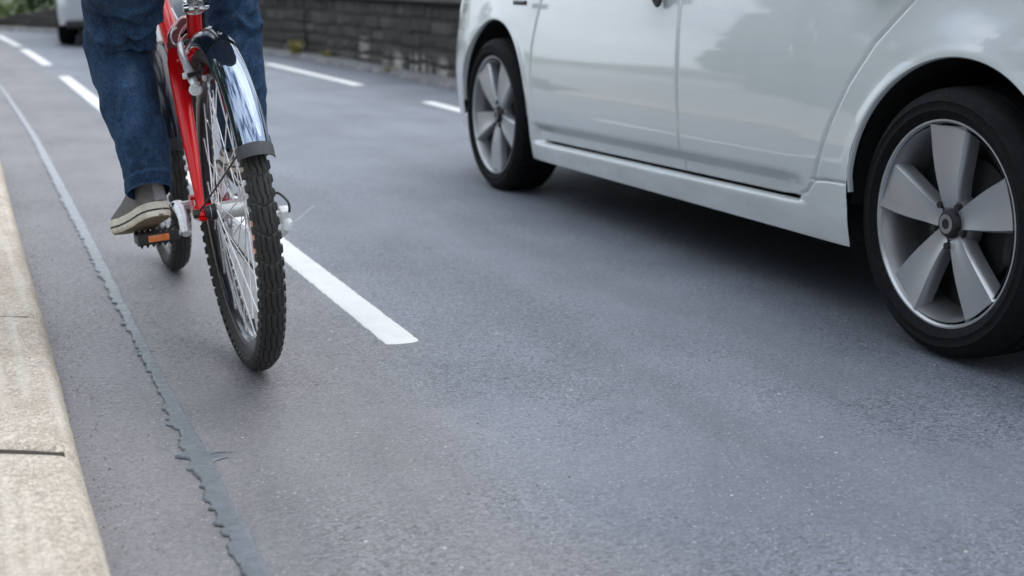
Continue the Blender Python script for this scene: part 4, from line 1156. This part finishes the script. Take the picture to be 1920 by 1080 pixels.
lpath = [(-.157, .120, .405), (-.154, .16, .471), (-.155, .205, .530), (-.156, .247, .584), (-.158, .292, .648), (-.158, .333, .704), (-.153, .322, .748), (-.149, .272, .785), (-.147, .21, .830), (-.135, .12, .895), (-.112, .03, .955), (-.085, -.02, .985)]
lw = [.0475, .056, .061, .0655, .070, .0735, .0755, .079, .081, .088, .096, .070]
ld = [.050, .060, .068, .072, .078, .080, .082, .090, .096, .10, .112, .085]
BK = -PI / 2
lf = []
for n_, (qc, amp, ang, til, spw) in enumerate(((.60, -.012, BK, .02, .9), (.575, .010, BK + .3, -.03, .8), (.62, .009, BK - .5, .03, .7), (.645, -.009, BK + .2, -.015, 1.1), (.665, .009, BK, .02, 1.0), (.69, -.007, BK - .3, .025, .9), (.715, .007, BK + .4, -.02, .9), (.545, -.007, BK, .03, .9), (.52, .006, BK - .4, -.03, .7), (.49, -.004, BK + .5, .04, .6), (.78, .005, BK, .03, .8), (.85, -.005, BK + .3, -.03, .8), (.20, .005, BK - .6, .05, .6), (.13, -.005, BK + .1, .03, .9), (.095, .005, BK, -.03, .9))):
    lf.append((qc, .0125 if qc > .45 else .020, amp * (2.3 if .5 < qc < .7 else 1.75), ang, spw, til * 2.2))
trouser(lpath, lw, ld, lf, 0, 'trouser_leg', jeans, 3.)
rpath = [(.133, .468, .424), (.137, .49, .501), (.142, .512, .593), (.146, .508, .713), (.147, .478, .80), (.147, .452, .868), (.142, .40, .905), (.13, .27, .93), (.118, .13, .95), (.105, .04, .965), (.08, -.02, .985)]
rw = [.057, .062, .066, .068, .070, .074, .078, .082, .088, .095, .070]
rd_ = [.060, .066, .072, .075, .078, .082, .088, .092, .10, .112, .085]
rf = []
for (qc, amp, ang, til, spw) in ((.34, -.007, BK, .03, 1.), (.365, .007, BK + .3, -.03, .9), (.39, -.008, BK - .2, .02, 1.), (.415, .008, BK, .03, 1.), (.44, -.008, BK + .2, -.02, 1.), (.465, .007, BK, .02, 1.), (.49, -.008, BK, .02, .9), (.31, .005, BK + .5, .04, .7), (.28, -.005, BK + .2, .05, .8), (.12, .005, BK, .03, .8), (.08, -.005, BK + .3, -.03, .8)):
    rf.append((qc, .0135, amp * 1.7, ang, spw, til * 2))
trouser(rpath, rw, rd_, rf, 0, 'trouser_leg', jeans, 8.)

# shoes
def shoe(H, toe, roll):
    H = Vector(H); f = (Vector(toe) - H); Lf = f.length; f.normalize()
    s = Vector((1, 0, 0)); s = (s - f * s.dot(f)).normalized(); n = s.cross(f).normalized()
    if n.z < 0: n = -n
    k = Lf / .285
    U = [0, .004, .012, .03, .055, .085, .115, .145, .175, .205, .23, .252, .270, .281, .285]
    HWs = [.006, .016, .024, .031, .0335, .0335, .034, .037, .041, .0435, .0425, .038, .028, .015, .004]
    bend = [lerp(u_, [0, .17, .285], [0, 0, .012]) for u_ in U]
    def W(u_, x, z): return H + f * (u_ * k) + s * x + n * z
    def ring(scale, z0):
        r_ = [(u_, w_ * scale, b_) for u_, w_, b_ in zip(U, HWs, bend)]
        return [W(u_, w_, z0 + b_) for u_, w_, b_ in r_] + [W(u_, -w_, z0 + b_) for u_, w_, b_ in r_[::-1]]
    out = []
    so = MB().grid([ring(.94, .0), ring(1.02, .003), ring(1.05, .008), ring(1.04, .030), ring(1.01, .0325), ring(.9, .033)], False, True)
    root_ = so.build('shoe', M['sole'], per, smooth=50)
    m = len(U)
    bt = MB(); rg = ring(.945, -.0012); bt.add(rg, [(i, i + 1, 2 * m - 2 - i, 2 * m - 1 - i) for i in range(m - 1)])
    rg2 = ring(.945, .004); o = len(bt.v); bt.add(rg2, []); bt.f += [(i, (i + 1) % (2 * m), o + (i + 1) % (2 * m), o + i) for i in range(2 * m)]
    bt.build('outsole', M['outsole'], root_, smooth=40)
    MB().grid([ring(1.056, .0125), ring(1.060, .0135), ring(1.060, .0160), ring(1.056, .0170)], False, True).build('sole_stripe', M['stripe'], root_, smooth=50)
    hts = [.118, .120, .123, .126, .126, .120, .106, .088, .073, .061, .052, .045, .038, .034, .032]
    P = []
    for u_, w_, b_, h_ in zip(U, HWs, bend, hts):
        row = []
        for q in range(21):
            a = PI * q / 20; c_ = math.cos(a); s_ = math.sin(a)
            wr = mn.noise(Vector((u_ * 60, a * 3, H.x * 9))) * .0022
            row.append(W(u_ - (.010 * (s_ ** 2) * (1 if u_ < .02 else 0)) * -1, math.copysign(abs(c_) ** .55, c_) * w_ * (.99 - .12 * s_ * (1 if u_ > .02 else .3)), .030 + b_ + (h_ - .030) * s_ ** .75 + wr))
        P.append(row)
    MB().grid(P).build('shoe_upper', M['canvas'], root_, smooth=60)
    # padded collar / ankle so the hem never looks hollow
    MB().tube([W(.036, 0, .080), W(.028, 0, .115), W(.024, 0, .140), W(.030, 0, .162)], [.032, .035, .035, .030], 20).build('ankle_collar', M['canvas'], root_, smooth=60)
    hs = MB(); Q = []
    for i in range(12):
        z = .034 + .088 * i / 11
        bx = -.0015 + (.004 * (i / 11) ** 2)
        Q.append([W(bx + .0035 * abs(t_) ** 2 - .0025, .0125 * t_ + .004, z) for t_ in (-1, -.95, -.5, 0, .5, .95, 1)])
    hs.grid(Q); hs.build('heel_strip', M['webbing'], root_, smooth=40)
    return root_
shoe((-.145, .088, .355), (-.205, .352, .264), 0)
shoe((.122, .425, .372), (.140, .705, .352), 0)

# ------------------------------------------------------------------ camera
cam = bpy.data.cameras.new('Camera'); co = bpy.data.objects.new('Camera', cam); col.objects.link(co)
cam.sensor_width = 36; cam.lens = 2600 / 1920 * 36; cam.clip_start = .05; cam.clip_end = 1500
co.location = (0, 0, .865)
pitch = math.atan((540 + 50) / 2600); fe = 2600 / math.cos(pitch) ; yaw = math.atan((960 + 125) / (2600 * math.cos(pitch) + 590 * math.sin(pitch)))
co.rotation_euler = (PI / 2 - pitch, 0, -yaw)
cam.dof.use_dof = True; cam.dof.focus_distance = 2.85; cam.dof.aperture_fstop = 3.8
sc.camera = co

# ------------------------------------------------------------------ sky and sun
w = bpy.data.worlds.new('World'); sc.world = w; w.use_nodes = True
nt = w.node_tree; nt.nodes.clear()
out = nt.nodes.new('ShaderNodeOutputWorld'); bg = nt.nodes.new('ShaderNodeBackground'); nt.links.new(bg.outputs[0], out.inputs[0])
SE, SR_ = R(62), R(75)
sky = nt.nodes.new('ShaderNodeTexSky'); sky.sky_type = 'NISHITA'; sky.sun_disc = False; sky.sun_elevation = SE; sky.sun_rotation = SR_
sky.air_density = 1.; sky.dust_density = 1.; sky.ozone_density = 1.
tc = nt.nodes.new('ShaderNodeTexCoord'); mp = nt.nodes.new('ShaderNodeMapping'); mp.inputs['Scale'].default_value = (1, 1, 2.4); mp.inputs['Location'].default_value = (.3, 1.2, .4)
nt.links.new(tc.outputs['Generated'], mp.inputs[0])
nz = nt.nodes.new('ShaderNodeTexNoise'); nz.inputs['Scale'].default_value = 3.4; nz.inputs['Detail'].default_value = 8; nz.inputs['Roughness'].default_value = .58
nt.links.new(mp.outputs[0], nz.inputs['Vector'])
rp = nt.nodes.new('ShaderNodeValToRGB'); rp.color_ramp.elements[0].position = .40; rp.color_ramp.elements[1].position = .53
nt.links.new(nz.outputs['Fac'], rp.inputs[0])
nz2 = nt.nodes.new('ShaderNodeTexNoise'); nz2.inputs['Scale'].default_value = 4.; nz2.inputs['Detail'].default_value = 6; nt.links.new(mp.outputs[0], nz2.inputs['Vector'])
rc = nt.nodes.new('ShaderNodeValToRGB'); rc.color_ramp.elements[0].position = .3; rc.color_ramp.elements[0].color = (6.8, 7.6, 8.5, 1); rc.color_ramp.elements[1].position = .7; rc.color_ramp.elements[1].color = (12.0, 12.6, 13.2, 1)
nt.links.new(nz2.outputs['Fac'], rc.inputs[0])
mx = nt.nodes.new('ShaderNodeMix'); mx.data_type = 'RGBA'
nt.links.new(rp.outputs[0], mx.inputs[0]); nt.links.new(sky.outputs[0], mx.inputs[6]); nt.links.new(rc.outputs[0], mx.inputs[7])
sx = nt.nodes.new('ShaderNodeSeparateXYZ'); nt.links.new(tc.outputs['Generated'], sx.inputs[0])
gr_ = nt.nodes.new('ShaderNodeMapRange'); gr_.inputs['From Min'].default_value = 0; gr_.inputs['From Max'].default_value = 1; gr_.inputs['To Min'].default_value = .80; gr_.inputs['To Max'].default_value = 1.30
nt.links.new(sx.outputs[2], gr_.inputs[0])
ml = nt.nodes.new('ShaderNodeVectorMath'); ml.operation = 'SCALE'; nt.links.new(mx.outputs[2], ml.inputs[0]); nt.links.new(gr_.outputs[0], ml.inputs['Scale'])
nt.links.new(ml.outputs[0], bg.inputs[0]); bg.inputs[1].default_value = .10
sun = bpy.data.lights.new('Sun', 'SUN'); sun.energy = .9; sun.angle = R(60); sun.color = (1, .96, .90)
so = bpy.data.objects.new('Sun', sun); col.objects.link(so)
# sky sun_rotation turns clockwise from +Y seen from above
dirv = Vector((math.sin(SR_) * math.cos(SE), math.cos(SR_) * math.cos(SE), math.sin(SE)))
so.rotation_euler = dirv.to_track_quat('Z', 'Y').to_euler(); so.location = (0, 0, 20)
sc.view_settings.view_transform = 'Standard'; sc.view_settings.look = 'None'; sc.view_settings.gamma = 1; sc.view_settings.exposure = 0.69
sc.render.engine = 'CYCLES'
sc.cycles.use_denoising = True
sc.cycles.max_bounces = 8
